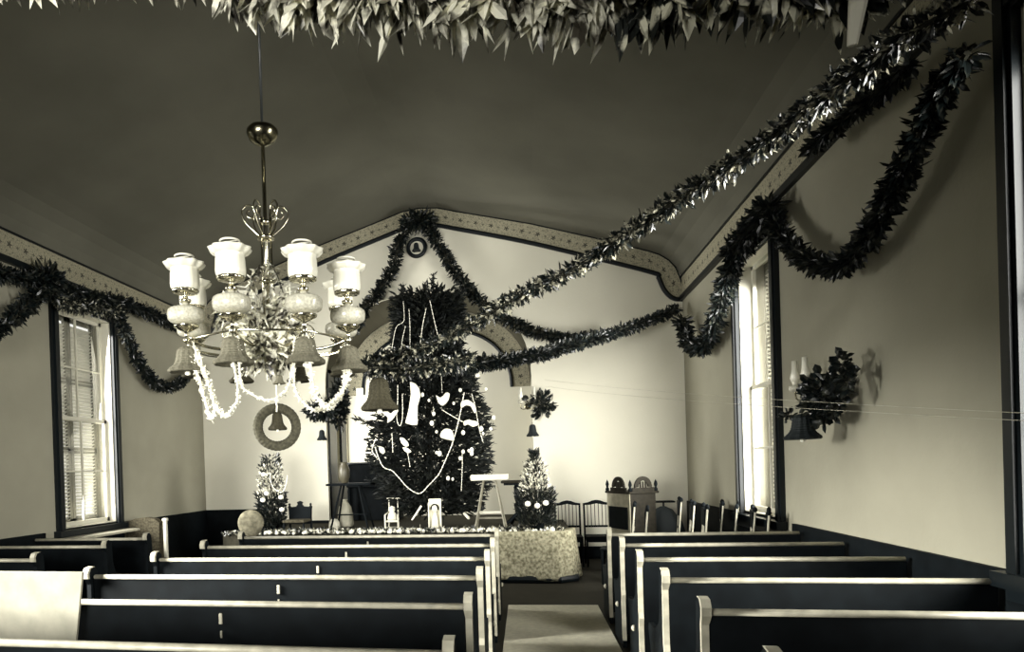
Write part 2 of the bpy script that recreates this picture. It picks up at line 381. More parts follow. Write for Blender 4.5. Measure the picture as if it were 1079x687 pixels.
# ------------------------------------------------------------------ windows
def window(idx, X, sg, y0, y1):
    """X the inner wall face, sg the direction into the room"""
    def bx(m, d0, d1, ya, yb, za, zb):       # d measured outward from the wall face
        a, b = X-sg*d0, X-sg*d1; m.box((min(a, b), ya, za), (max(a, b), yb, zb))
    w = empty('window_%d' % idx, (0, 0, 0), None, None); w['kind'] = 'structure'
    m = MB()
    for ya, yb in ((y0, y0+CAS), (y1-CAS, y1)):
        bx(m, -.045, 0, ya, yb, WZ0-.05, WZ1+.14); bx(m, -.065, -.045, ya+.03, yb-.03, WZ0-.05, WZ1+.11)
    bx(m, -.045, 0, y0, y1, WZ1, WZ1+.14); bx(m, -.06, -.045, y0+.03, y1-.03, WZ1+.03, WZ1+.11)
    m.build('casing', M['wood2'], w)
    m = MB(); bx(m, -.10, .1, y0-.04, y1+.04, WZ0-.10, WZ0-.02); bx(m, -.05, 0, y0, y1, WZ0-.17, WZ0-.10); m.build('window_sill', M['wood2'], w)
    a, b = y0+CAS, y1-CAS; zm = (WZ0+WZ1)/2
    m = MB(); bx(m, .0, .16, a-.001, a+.018, WZ0, WZ1); bx(m, .0, .16, b-.018, b+.001, WZ0, WZ1); bx(m, 0, .16, a, b, WZ1-.018, WZ1); bx(m, 0, .16, a, b, WZ0-.02, WZ0+.012); m.build('jamb_lining', M['white'], w)
    for (za, zb, d) in ((WZ0+.01, zm+.025, .09), (zm-.025, WZ1-.018, .13)):
        m = MB(); A, B = a+.018, b-.018
        bx(m, d, d+.035, A, A+.055, za, zb); bx(m, d, d+.035, B-.055, B, za, zb); bx(m, d, d+.035, A, B, za, za+.06); bx(m, d, d+.035, A, B, zb-.045, zb)
        ym = (A+B)/2; zq = (za+zb)/2
        bx(m, d+.006, d+.03, ym-.013, ym+.013, za, zb); bx(m, d+.008, d+.028, A, B, zq-.011, zq+.011)
        sh = m.build('sash', M['white'], w)
        m = MB(); bx(m, d+.015, d+.019, A+.01, B-.01, za+.01, zb-.01); m.build('pane', M['glass'], sh)
    # two louvered shutters standing in the outer reveal
    for ya, yb in ((a+.005, (a+b)/2-.004), ((a+b)/2+.004, b-.005)):
        m = MB(); d = .27
        for q in ((ya, ya+.06), (yb-.06, yb)): bx(m, d, d+.035, q[0], q[1], WZ0, WZ1)
        for z in (WZ0, WZ0+(WZ1-WZ0)*.34, WZ0+(WZ1-WZ0)*.67, WZ1-.09): bx(m, d, d+.035, ya, yb, z, z+.09)
        sh = m.build('shutter', M['stile'], w)
        m = MB(); z = WZ0+.11
        while z < WZ1-.11:
            x = X-sg*(d+.0175); 
            T = Matrix.Translation((x, 0, z)) @ Matrix.Rotation(-sg*math.radians(38), 4, 'Y')
            m.box((-.026, ya+.055, -.004), (.026, yb-.055, .004), T); z += .047
        m.build('louver', M['louver'], sh)
    return w
i = 1
for (y0, y1) in WINS:
    window(i, L, 1, y0, y1); window(i+1, R, -1, y0, y1); i += 2

# ------------------------------------------------------------------ floor coverings and platform
r_ = MB(); vs = []
m = MB(); rw = [(-.225, 1.9), (.735, 1.9), (.735, 7.55), (-.215, 7.5)]
m.prism(rw, 'z', .001, .012); tag(m.build('carpet_runner', M['runner']), 'pale canvas runner laid along the aisle floor between the pews', 'carpet')
st = [(-4.55, D), (-4.55, 9.5), (-4.35, 9.25), (-4.0, 9.12), (.0, 9.02), (.40, 9.02), (.55, 9.12), (.6, 9.4), (.6, D)]
stg = MB().prism(st, 'z', 0, STAGE); 
sg_ = struct(stg, 'floor_platform', M['carpet'])
struct(MB().box((xj, D-.01, 0), (AP[-1][0], YB, STAGE)), 'floor_alcove', M['carpet'])
struct(MB().tube([(x, y+.0, .05) for x, y in [(-4.5, 9.4), (-4.0, 9.06), (0, 8.96), (.42, 8.96), (.62, 9.1), (.66, 9.5), (.66, D-.05)]], .05, 8), 'trim_12', M['wood2'])
# figured cloth draped over the right-hand front of the platform, with folds
m = MB(); vs = []; nu, nz = 90, 14; edge = []
pth = resample(spline([(-.36, 9.0, 0), (.0, 8.985, 0), (.36, 8.985, 0), (.52, 9.06, 0), (.60, 9.25, 0), (.64, 9.6, 0)], 12), .012)
nu = len(pth)
for j in range(nz+1):
    t = j/nz
    for i_, p in enumerate(pth):
        a = pth[max(i_-1, 0)]; b = pth[min(i_+1, nu-1)]; nn = Vector(((b-a).y, -(b-a).x, 0)).normalized()
        w = (math.sin(i_*.33)*.012 + math.sin(i_*.13+1)*.018)*(t) + .03*t + (.05*max(0, (i_-nu*.55)/nu*2)*t)
        z = STAGE+.022 - t*(STAGE-.02) + (.012*math.sin(i_*.2) if j == nz else 0)
        vs.append(tuple(p + nn*(w+.02) + Vector((0, 0, z))))
top = len(vs)
for i_, p in enumerate(pth): vs.append((p.x*.97-.01, min(p.y+.42, 9.6), STAGE+.02))
fs = [(j*nu+i_, j*nu+i_+1, (j+1)*nu+i_+1, (j+1)*nu+i_) for j in range(nz) for i_ in range(nu-1)] + [(i_, top+i_, top+i_+1, i_+1) for i_ in range(nu-1)]
m.add(vs, fs); o = m.build('draped_cloth', M['cloth'], smooth=True); tag(o, 'figured light cloth hanging over the platform front at the aisle end', 'cloth')
sm = o.modifiers.new('thickness', 'SOLIDIFY'); sm.thickness = .006; sm.offset = 1
# white fluff along the platform front
m = MB(); 
for _ in range(330):
    x = RNG.uniform(-4.3, .5); y = 9.14 + (.12 if x < -4.1 else 0) + RNG.uniform(0, .26) ; r = RNG.uniform(.012, .034); z = STAGE+.02+r*.7
    T = Matrix.Translation((x, y, z)) @ Matrix.Rotation(RNG.uniform(0, 6), 4, Vector(RNG.normal(size=3)).normalized()) @ Matrix.Diagonal((RNG.uniform(.7, 1.5), 1, RNG.uniform(.6, 1.3), 1))
    m.lathe([(0, -r), (r*.8, -r*.5), (r, .1*r), (r*.6, r*.8), (0, r)], n=7, T=T, rib=.25, ribn=3)
tag(m.build('cotton_scatter', M['popcorn'], smooth=True), 'line of white cotton tufts scattered along the platform front edge', 'decoration', kind='stuff')
m = MB(); m.raw = True; cs = [(RNG.uniform(-4.4, .5), 9.15+RNG.uniform(0, .3), STAGE+RNG.uniform(0, .05)) for _ in range(1500)]
leaves(m, cs, [(*RNG.normal(size=2), .8) for _ in cs], .06, .03); tag(m.build('laurel_edging', M['mleaf']), 'low bed of laurel leaves laid along the platform front edge', 'greenery', kind='stuff')

# ------------------------------------------------------------------ pews
def make_pew(x0, x1, ends, label, group, marks=(), ret=False):
    """origin at floor under the back, x from x0 to x1, faces +Y"""
    p = empty('pew', (0, 0, 0), label, 'pew', 0, group)
    m = MB(); m.bbox((x0+.02, -.014, .10), (x1-.02, .014, .84), .004); m.build('back_panel', M['wood'], p)
    m = MB(); m.bbox((x0+.02, .0, .41), (x1-.02, .42, .445), .008); m.box((x0+.03, .36, .0+.08), (x1-.03, .385, .41)); m.build('seat', M['wood'], p)
    m = MB(); m.tube([(x0+.03, -.006, .850), (x1-.03, -.006, .850)], .022, 12, flat=.75); m.build('top_rail', M['rail'], p, smooth=True)
    E_ = [(-.055, .915), (-.075, .885), (-.07, .84), (-.042, .80), (-.04, .48), (-.05, .44), (-.03, .40), (-.04, .1), (-.06, .06), (-.06, 0), (.44, 0), (.44, .06), (.41, .1), (.40, .35), (.44, .42), (.455, .47), (.44, .50), (.36, .50), (.20, .52), (.10, .58), (.06, .68), (.05, .82), (.04, .89), (.0, .92)]
    for q in ends:
        e = MB().prism(E_, 'x', q-.0155, q+.0155).build('pew_end', M['wood'], p)
        tr = [(-.043, .06), (-.028, .1), (-.022, .38), (-.04, .44), (-.028, .48), (-.03, .80), (-.062, .845), (-.066, .885), (-.045, .918), (.0, .926)]
        t = MB(); t.v = []
        P = tr if (q == -.29 or q == .78) else tr[6:]
        vs = []; 
        for (yy, zz) in P:
            hw = .021 if zz > .82 else .0165; vs += [(q-hw, yy-.018, zz), (q+hw, yy-.018, zz), (q+hw, yy+.005, zz-.004), (q-hw, yy+.005, zz-.004)]
        fs = []
        for i_ in range(len(P)-1):
            a = i_*4
            for k_ in range(4): fs.append((a+k_, a+(k_+1) % 4, a+4+(k_+1) % 4, a+4+k_))
        fs += [(3, 2, 1, 0), tuple(4*len(P)-4+k_ for k_ in range(4))]
        MB().add(vs, fs).build('edge_sheen', M['rail'], e)  # pale strip painted for the light caught on the glossy end
        if len(ends) == 1 or q == ends[-1] or q == ends[0]:
            MB().lathe([(0, 0), (.022, .003), (.024, .012), (.012, .022), (0, .025)], n=10, T=Matrix.Translation((q + (.022 if q < 0 and x0 < 0 and q == x1 else -.022), .12, .33)) @ Matrix.Rotation(math.radians(90 if q == x1 else -90), 4, 'Y')).build('end_knob', M['rail'], e)
    for q in marks:
        MB().bbox((q-.012, -.024, .74), (q+.008, -.0145, .80), .003).build('back_clip', M['rail'], p); MB().bbox((q-.008, -.022, .665), (q+.004, -.0145, .705), .003).build('back_clip', M['rail'], p)
    return p
ordn = ['nearest', 'second', 'third', 'fourth', 'fifth', 'farthest']
cen = make_pew(-3.05, -.29, (-3.05, -.29), 'x', 'pews of the centre block left of the aisle', (-1.63,))
rgt = make_pew(.78, R-.04, (.78,), 'x', 'pews against the right wall')
lft = make_pew(L+.04, -4.2, (-4.2,), 'x', 'pews against the left wall')
for k in range(-1, 5):
    nth = ['cut by the bottom edge', 'second nearest', 'third nearest', 'fourth nearest', 'fifth nearest', 'farthest, just before the platform'][k+1]
    o = cen if k == -1 else copy_tree(cen); o.location = (0, 3.365+.872*k, 0); o['label'] = 'dark pew left of the aisle, pale top rail, %s' % nth
    o = rgt if k == -1 else copy_tree(rgt); o.location = (0, 3.31+.87*k, 0); o['label'] = 'dark pew right of the aisle, pale top rail, %s' % nth
    if k >= 2:
        o = lft if k == 2 else copy_tree(lft); o.location = (0, [0, 0, 5.1, 6.1, 6.85][k], 0)
        o['label'] = 'short dark pew under the left window, %s' % ('', '', 'nearest the left edge of the picture', 'middle one of three', 'farthest of three, by the draped chair')[k]
# pale card on the near left pew
p = at(0, 605, 3.24); q = at(78, 605, 3.24)
m = MB(); a = at(-30, 604, 3.2); b = at(78, 605, 3.2); c_ = at(70, 690, 3.2); d_ = at(-30, 690, 3.2)
pl = [(a.x, a.z), (b.x, b.z), (c_.x, c_.z), (d_.x, d_.z)]
dz = at(78, 605, 3.31).z
m.prism([(x, z) for x, z in pl], 'y', 3.27, 3.285); tag(m.build('placard', M['card']), 'large blank stained placard leaning on the pew at the lower left corner', 'board')

# ------------------------------------------------------------------ bell / wreath prototypes
BP = [(0, 1.0), (.20, .99), (.38, .94), (.50, .84), (.54, .70), (.57, .52), (.62, .38), (.72, .25), (.88, .15), (.99, .08), (1.0, 0), (.93, -.04), (.7, -.02), (0, .02)]
def bell(top, w, h, matn, label, group=None, clap='popcorn', n=48):
    e = empty('paper_bell', top, label, 'bell', 0, group)
    prof = [(r*w/2, -h+z*h) for r, z in BP]; pr = []
    for (a, za), (b, zb) in zip(prof, prof[1:]):
        k = 3
        for i_ in range(k): pr.append((a+(b-a)*i_/k, za+(zb-za)*i_/k))
    pr.append(prof[-1]); pr = [(r*(1+.035*(i_ % 2)), z) for i_, (r, z) in enumerate(pr)]
    MB().lathe(pr, n=n, rib=.035, ribn=n//4).build('bell_body', M[matn], e, smooth=False)
    MB().lathe([(0, -h*1.16), (w*.07, -h*1.12), (w*.08, -h*1.06), (w*.05, -h), (0, -h*.98)], n=10).build('clapper', M[clap], e, smooth=True)
    MB().tube([(0, 0, -.005), (0, 0, h*.16)], w*.022, 5).build('hanging_loop', M['rope'], e)
    return e
# ------------------------------------------------------------------ chandelier
CC = at(285, 400, 4.0); ccx, ccy = CC.x, CC.y
ch = empty('chandelier', (ccx, ccy, 0), 'eight-armed brass oil lamp chandelier hanging above the left pews', 'chandelier')
K = 1.11; zc = lambda y: CH + (504.0 - y)/F*(math.hypot(ccx, ccy)*math.cos(math.atan2(-ccx, ccy)-YAW))
m = MB(); ztop = ceil_z(ccx)
can = zc(150)
MB().tube([(0, 0, zc(140)), (0, 0, ztop)], .009, 8).build('suspension_rod', M['iron'], ch, smooth=True)
MB().lathe([(0, can+.055), (.085, can+.05), (.098, can+.035), (.10, can+.02), (.085, can-.02), (.05, can-.045), (.02, can-.06), (0, can-.065)], n=32).build('ceiling_cup', M['brass'], ch, smooth=True)
m = MB(); m.tube([(0, 0, zc(160)), (0, 0, zc(345))], .013, 10)
for a in (0, 2.1, 4.2): m.tube([(.034*math.cos(a), .034*math.sin(a), zc(236)), (.034*math.cos(a), .034*math.sin(a), zc(345))], .0075, 8)
m.build('center_pole', M['brassb'], ch, smooth=True)
for z, r in ((zc(257), .055), (zc(240), .03), (zc(303), .05), (zc(345), .07)): MB().lathe([(0, z-.018), (r*.6, z-.016), (r, z-.006), (r, z+.006), (r*.6, z+.016), (0, z+.018)], n=20).build('collar', M['brassb'], ch, smooth=True)
# crown of wire scrolls
for i_ in range(6):
    a = i_*math.pi/3 + .4; ca, sa = math.cos(a), math.sin(a); pts = []
    z0 = zc(256)
    for t in np.linspace(0, 1, 26):
        if t < .5: r = .03 + .115*math.sin(t*math.pi); z = z0 + .15*t/.5
        else:
            th = (t-.5)/.5*math.pi*2.4; rr_ = .05*(1-(t-.5)*1.5); r = .095 + rr_*math.cos(th); z = z0+.15 + rr_*1.2*math.sin(th)
        pts.append((r*ca, r*sa, z))
    MB().tube(pts, .006 if i_ % 2 else .0045, 6).build('scroll', M['brassb'], ch, smooth=True)
RA = .47*K; hub = zc(372)
MB().lathe([(0, hub-.1), (.03, hub-.08), (.07, hub-.03), (.08, hub+.02), (.05, hub+.07), (.03, hub+.14), (0, hub+.15)], n=24).build('hub', M['brass'], ch, smooth=True)
view = math.atan2(-CC.y, -CC.x)        # direction from chandelier to the camera
la = [view + math.radians(22.5 + 45*k) for k in range(8)]
kz = lambda v: (v-2.195)*K   # heights above the arm joint
hz = hub + .0
lamp0 = None
for i_, a in enumerate(la):
    ca, sa = math.cos(a), math.sin(a); pts = []
    for t in np.linspace(0, 1, 16):
        r = .06 + (RA-.06)*t; z = hz + .02 - .10*math.sin(t*math.pi)*(1-t) + .03*math.sin(t*math.pi*2)*t; pts.append((r*ca, r*sa, z))
    arm = MB().tube(pts, .010, 8).build('arm', M['brassb'], ch, smooth=True)
    sp_ = [((RA*(.45+.13*math.cos(t))) * ca, (RA*(.45+.13*math.cos(t)))*sa, hz+.07+.06*math.sin(t)) for t in np.linspace(-2.6, 3.6, 22)]
    MB().tube(sp_, .005, 6).build('scroll', M['brassb'], arm, smooth=True)
    o = (RA*ca, RA*sa, hz)
    pz = lambda P: [(r*K, (z-2.195)*K) for r, z in P]
    cup = MB().lathe(pz([(.0, 2.185), (.012, 2.19), (.018, 2.205), (.01, 2.222), (.012, 2.245), (.045, 2.26), (.065, 2.272), (.068, 2.28), (.05, 2.285), (0, 2.285)]), o, 24).build('lamp_cup', M['brassb'], ch, smooth=True)
    MB().lathe(pz([(0, 2.285), (.05, 2.294), (.082, 2.302), (.093, 2.314), (.096, 2.342), (.093, 2.362), (.082, 2.372), (.045, 2.378), (.018, 2.388), (.018, 2.402), (0, 2.403)]), o, 48, rib=.02, ribn=24).build('lamp_font', M['font'], ch, smooth=True)
    b = MB().lathe(pz([(.02, 2.40), (.03, 2.408), (.03, 2.42), (.014, 2.425), (.013, 2.445), (.03, 2.452), (.045, 2.458), (.042, 2.466), (.0, 2.467)]), o, 20).build('burner', M['brassb'], ch, smooth=True)
    sh = MB().lathe(pz([(.040, 2.463), (.060, 2.468), (.074, 2.480), (.077, 2.500), (.075, 2.555), (.072, 2.572), (.076, 2.582), (.076, 2.588), (.068, 2.588), (.066, 2.582), (.064, 2.56), (.066, 2.50), (.060, 2.480), (.04, 2.470)]), o, 40, rib=.02, ribn=10).build('lamp_shade', M['milk'], ch, smooth=True)
    MB().lathe(pz([(.072, 2.580), (.088, 2.586), (.102, 2.600), (.108, 2.612), (.104, 2.614), (.09, 2.604), (.070, 2.592)]), o, 60, rib=.045, ribn=10).build('shade_rim', M['milk'], sh, smooth=True)
    MB().lathe(pz([(.050, 2.452), (.066, 2.456), (.070, 2.470), (.055, 2.474), (.04, 2.468)]), o, 40, rib=.05, ribn=14).build('shade_gallery', M['brassb'], sh, smooth=True)
    m = MB(); m.lathe(pz([(.024, 2.47), (.026, 2.60), (.021, 2.632), (.023, 2.632), (.028, 2.60), (.026, 2.47)]), o, 16); m.build('chimney', M['clear'], sh, smooth=True)
    m = MB(); m.tube([(o[0]+.048*K*math.cos(t), o[1]+.048*K*math.sin(t), hz+(2.650-2.195)*K) for t in np.linspace(0, 2*math.pi, 20, endpoint=False)], .006, 6, close=True)
    m.tube([(o[0]-.046*K, o[1], hz+(2.65-2.195)*K), (o[0]+.046*K, o[1], hz+(2.65-2.195)*K)], .003, 5); m.tube([(o[0], o[1], hz+(2.60-2.195)*K), (o[0], o[1], hz+(2.65-2.195)*K)], .004, 5)
    m.build('smoke_ring', M['milk'], sh, smooth=True)
m = MB(); ring = [(RA*.98*math.cos(t), RA*.98*math.sin(t), hz+.015) for t in la]; m.tube(ring, .0065, 8, close=True); m.build('rim_rod', M['brassb'], ch, smooth=True)
# pale foliage wound round the centre
clump('leaf_cluster', (ccx, ccy-.05, hub+.02), (.27, .22, .20), 620, .085, .038, 'pleaf', 'cluster of pale glossy leaves tied round the chandelier hub', 'greenery', hang=.2)
clump('leaf_cluster', (ccx+.03, ccy-.22, hub-.02), (.16, .06, .14), 110, .075, .035, 'pleaf', 'knot of pale leaves at the front of the chandelier, facing the pews', 'greenery', hang=.2)
clump('leaf_spray', (ccx-.05, ccy, hub+.22), (.40, .30, .12), 360, .07, .024, 'pleaf', 'loose spray of pale leaves between the chandelier lamps', 'greenery', hang=.0)
for i_, (dx, nm) in enumerate(((-.09, 'left'), (.10, 'right'))):
    garland([(ccx+dx*.4, ccy-.03, hub+.52), (ccx+dx, ccy-.05, hub+.4), (ccx+dx*1.5, ccy-.05, hub+.2), (ccx+dx*1.8, ccy-.08, hub+.05)], .012, 'thin pale leafy vine trailing down the %s side of the chandelier pole' % nm, leaf=.045, lw=.016, dens=160, mat_='pleaf', name='vine')
zb = hz + (2.18-2.195)*K - .01
names8 = {0: 'pale paper bell hanging under the front left lamp of the chandelier', 7: 'x'}
front = sorted(range(8), key=lambda k: abs(((la[k]-view+math.pi) % (2*math.pi))-math.pi))
def side(k):   # + means right in the picture
    d = ((la[k]-view+math.pi) % (2*math.pi))-math.pi; return d
lab8 = {}
for k in range(8):
    d = math.degrees(side(k)); sd_ = 'right' if d > 0 else 'left'; ad = abs(d)
    lab8[k] = (('front', 'outer', 'rear outer', 'rear inner')[int(ad//45)], sd_)
bellpos = []
for k, a in enumerate(la):
    kind, sd_ = lab8[k]; q = Vector((ccx+RA*math.cos(a), ccy+RA*math.sin(a), zb))
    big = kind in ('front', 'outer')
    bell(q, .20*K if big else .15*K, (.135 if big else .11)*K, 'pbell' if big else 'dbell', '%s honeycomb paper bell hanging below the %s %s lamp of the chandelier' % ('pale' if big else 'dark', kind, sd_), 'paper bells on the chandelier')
    bellpos.append((kind, sd_, q))
bp = {(a, b): q for a, b, q in bellpos}
# fluffy ropes
def fluff(pts, r, label, n=12, dens=420, name='tinsel_rope'):
    ps = resample(spline(pts, n), .004); mb = MB(); mb.tube(resample(ps, .02), r*.5, 6)
    cs = []; ds = []
    L_ = sum((b-a).length for a, b in zip(ps, ps[1:]))
    for _ in range(int(L_*dens)):
        i_ = RNG.integers(0, len(ps)); e = Vector(RNG.normal(size=3)).normalized(); cs.append(ps[i_]); ds.append(e)
    lv = MB(); lv.raw = True; leaves(lv, cs, ds, r*1.5, r*.7)
    o = lv.build(name, M['popcorn']); tag(o, label, 'decoration'); mb.build('core', M['popcorn'], o, smooth=True); return o
YQ = 3.62
OL, FL, FR, OR = (bp[k_] for k_ in (('outer', 'left'), ('front', 'left'), ('front', 'right'), ('outer', 'right')))
def yq(q): return q.y-.06
fluff([OL, at(210, 400, yq(OL)), at(219, 432, yq(OL)), at(223, 442, yq(OL)), at(226, 430, yq(OL)), at(219, 400, yq(OL)), OL+Vector((.04, 0, .01))], .017, 'white fluffy rope looping low under the outer left chandelier lamp')
fluff([FL+Vector((-.02, -.02, 0)), at(251, 412, yq(FL)), at(244, 432, yq(FL)), at(236, 438, yq(FL)), at(229, 428, yq(OL)), at(220, 405, yq(OL)), OL+Vector((.02, 0, 0))], .014, 'white rope swag between the two left bells of the chandelier')
fluff([FR+Vector((.02, -.02, 0)), at(330, 408, yq(FR)), at(337, 422, yq(FR)), at(346, 429, yq(FR)), at(358, 416, yq(OR)), at(367, 396, yq(OR)), OR], .018, 'white fluffy rope swag between the two right bells of the chandelier')
fluff([FR+Vector((-.05, -.02, 0)), at(310, 405, yq(FR)), at(320, 424, yq(FR)), at(333, 432, yq(FR)), at(350, 426, yq(OR)), at(362, 408, yq(OR)), OR+Vector((-.03, 0, 0))], .014, 'lower white fluffy rope beneath the right side of the chandelier')
fluff([FL+Vector((.04, -.02, 0)), at(254, 403, yq(FL)), at(264, 414, yq(FL)), at(278, 421, yq(FL)), at(292, 419, yq(FL)), at(304, 406, yq(FR)), FR+Vector((-.03, -.02, 0))], .012, 'white beaded swag below the middle of the chandelier')
o = MB().bbox((-.02, -.005, -.09), (.02, .005, 0), .002).build('paper_tag', M['paper']); o.location = at(379, 409, 3.72); tag(o, 'small white paper strip hanging under the outer right bell', 'paper')
# little bell with bulb at the hub
MB_ = bell(at(294, 395, 3.55), .07, .05, 'pbell', 'tiny pale bell hanging under the middle of the chandelier')
# ring wreath with bell
w = at(292, 450, ccy); rx = 26/F*ccy*1.0
e = empty('ring_wreath', w, 'round grey tissue wreath hanging below the chandelier', 'wreath', rz=.35)
pts = [((rx-.028)*math.cos(t), 0, (rx-.028)*math.sin(t)) for t in np.linspace(0, 2*math.pi, 72, endpoint=False)]
MB().tube(pts, [.030+.0022*(k % 2) for k in range(72)], 14, close=True).build('wreath_ring', M['ring'], e)
MB().tube([(0, 0, rx), (.004, 0, rx+.03), (0, 0, hub-.09-w.z)], .004, 6).build('ribbon', M['popcorn'], e)
t = MB(); t.tube([(.0, -.034, rx-.055), (.004, -.036, rx-.02), (0, -.03, rx)], .006, 6); t.build('ribbon_tie', M['popcorn'], e)
b = bell(at(292, 434, ccy-.01), .115, .11, 'dbell', 'small dark bell hanging inside the grey ring wreath')
# ------------------------------------------------------------------ garlands
Yn = 1.45
def P(*a): return [at(*q) for q in a]
garland([Vector((L+.15, 1.6, 4.1)), Vector((-3.6, 1.5, 3.25))] + P((160, -58, Yn), (240, -30, Yn), (330, -16, Yn), (420, -13, Yn), (520, -10, Yn), (600, -8, Yn), (650, -8, Yn)), (.05, .06), 'thick garland of leaves painted pale as strongly lit, crossing the top of the picture', leaf=.078, lw=.024, dens=1000, mat_='pleaf', hang=.45)
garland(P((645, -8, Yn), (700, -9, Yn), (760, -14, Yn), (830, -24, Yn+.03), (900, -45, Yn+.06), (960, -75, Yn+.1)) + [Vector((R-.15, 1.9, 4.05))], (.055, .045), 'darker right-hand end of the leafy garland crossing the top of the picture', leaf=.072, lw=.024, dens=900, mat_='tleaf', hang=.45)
garland(P((388, 382, 5.5), (430, 372, 5.4), (470, 356, 5.3), (520, 328, 5.2), (560, 305, 5.05), (610, 280, 4.9), (660, 247, 4.65), (720, 207, 4.35), (780, 168, 4.05), (840, 125, 3.75), (900, 78, 3.45), (960, 35, 3.15), (1030, 0, 3.0)), (.042, .060), 'long leafy garland rising from the tree to the upper right corner', leaf=.062, lw=.024, dens=620, mat_='mleaf')
garland(P((714, 325, 10.9), (690, 335, 10.6), (650, 350, 9.8), (600, 364, 8.7), (560, 375, 7.7), (500, 384, 6.7), (440, 387, 5.9), (384, 384, 5.4)), (.07, .042), 'dark garland sagging from the back right corner across the tree', leaf=.075, lw=.030, dens=560)
garland(P((384, 386, 5.38), (420, 389, 5.5), (460, 384, 5.6), (500, 378, 5.7)), (.06, .05), 'pale speckled leaf swag across the middle of the tree', leaf=.07, lw=.028, dens=520, mat_='mleaf')
garland(P((447, 232, 11.08), (464, 260, 11.08), (488, 298, 11.08), (520, 328, 11.05), (560, 348, 11.05), (602, 357, 11.05), (640, 353, 11.05)), (.09, .055), 'dark garland falling from the gable peak towards the right', leaf=.10, lw=.042, dens=460)
garland(P((433, 232, 11.08), (420, 255, 11.08), (415, 280, 11.08), (400, 305, 11.08), (386, 322, 11.08), (372, 350, 11.05)), (.09, .07), 'dark garland falling from the gable peak towards the left', leaf=.10, lw=.042, dens=460)
clump('laurel_bunch', at(440, 232, 11.05), (.28, .1, .10), 240, .14, .05, 'dleaf', 'dark bunch of laurel at the peak of the gable', 'greenery')
X1 = R-.20
def W(X, *a): return [onx(q[0], q[1], X) for q in a]
garland(W(X1, (719, 335), (724, 358), (738, 366), (750, 348), (760, 315), (770, 285), (778, 262)), (.085, .08), 'short dark garland swag on the right wall between corner and window', leaf=.1, lw=.04, dens=520)
garland(W(X1, (812, 225), (828, 252), (850, 272), (880, 281), (903, 266), (922, 238), (940, 205), (955, 173), (972, 138), (990, 100), (1020, 55)), (.065, .07), 'dark garland swag on the right wall in front of the window', leaf=.075, lw=.032, dens=700)
garland(W(X1, (772, 268), (790, 243), (812, 218)), .12, 'dark laurel bundle over the head of the right window', leaf=.1, lw=.04, dens=950)
garland(W(X1-.05, (852, 158), (868, 143), (885, 128), (915, 104), (960, 68)), (.02, .05), 'dark garland end running along the frieze into the upper right corner', leaf=.08, lw=.03, dens=380)
X0 = L+.20
garland(W(X0, (-30, 362), (0, 345), (25, 325), (42, 305), (55, 288)), (.08, .08), 'dark garland swag on the left wall at the picture edge', leaf=.1, lw=.04, dens=480)
garland(W(X0, (-30, 276), (0, 288), (45, 296), (90, 311), (140, 323), (188, 344), (206, 352)), (.07, .06), 'leafy garland running along the frieze above the left window', leaf=.09, lw=.036, dens=520, mat_='dleaf')
garland(W(X0, (60, 315), (85, 322), (110, 326), (128, 328)), .07, 'speckled leaf spray across the head of the left window', leaf=.1, lw=.036, dens=420, mat_='mleaf')
garland(W(X0, (122, 328), (133, 352), (148, 384), (162, 402), (176, 408), (190, 402), (203, 385)), .06, 'dark garland swag on the left wall right of the window', leaf=.09, lw=.036, dens=560)
clump('laurel_bunch', onx(52, 296, X0), (.1, .22, .22), 240, .12, .045, 'dleaf', 'dark laurel bunch at the upper corner of the left window', 'greenery')
# ring sign with bell on the gable
g = at(439, 261, D-.05)
e = empty('ring_ornament', g, 'small black ring with white centre and bell on the gable', 'wreath')
MB().tube([(.145*math.cos(t), 0, .145*math.sin(t)) for t in np.linspace(0, 2*math.pi, 40, endpoint=False)], .034, 8, close=True).build('ring_body', M['wood2'], e, smooth=True)
MB().lathe([(0, 0), (.125, 0), (.125, .01), (0, .01)], n=36, T=Matrix.Rotation(math.pi/2, 4, 'X') @ Matrix.Translation((0, 0, -.02))).build('backing', M['paper'], e, label='white backing disc')
MB().lathe([(r*.075, z*.14-.07) for r, z in BP], (0, -.04, 0), 24).build('bell_ornament', M['bbell'], e, smooth=True)
# big dark bell in front of the tree
bell(at(399, 398, 4.9), .27, .235, 'dbell', 'large dark brown paper bell hanging left of the tree', n=64)
clump('laurel_bunch', at(370, 405, 5.5), (.16, .1, .1), 0, .1, .04, 'dleaf') if False else None
bell(at(339, 453, 10.9), .17, .17, 'bbell', 'small black bell hanging beneath the bouquet left of the tree')
o = clump('bouquet', at(338, 432, 10.95), (.32, .1, .18), 330, .12, .06, 'dleaf', 'dark leafy bouquet on the wall lamp left of the tree', 'greenery')
o = clump('evergreen_bundle', at(357, 425, 11.2), (.16, .1, .5), 420, .12, .05, 'dleaf', 'tall dark evergreen bundle on the alcove edge left of the tree', 'greenery')
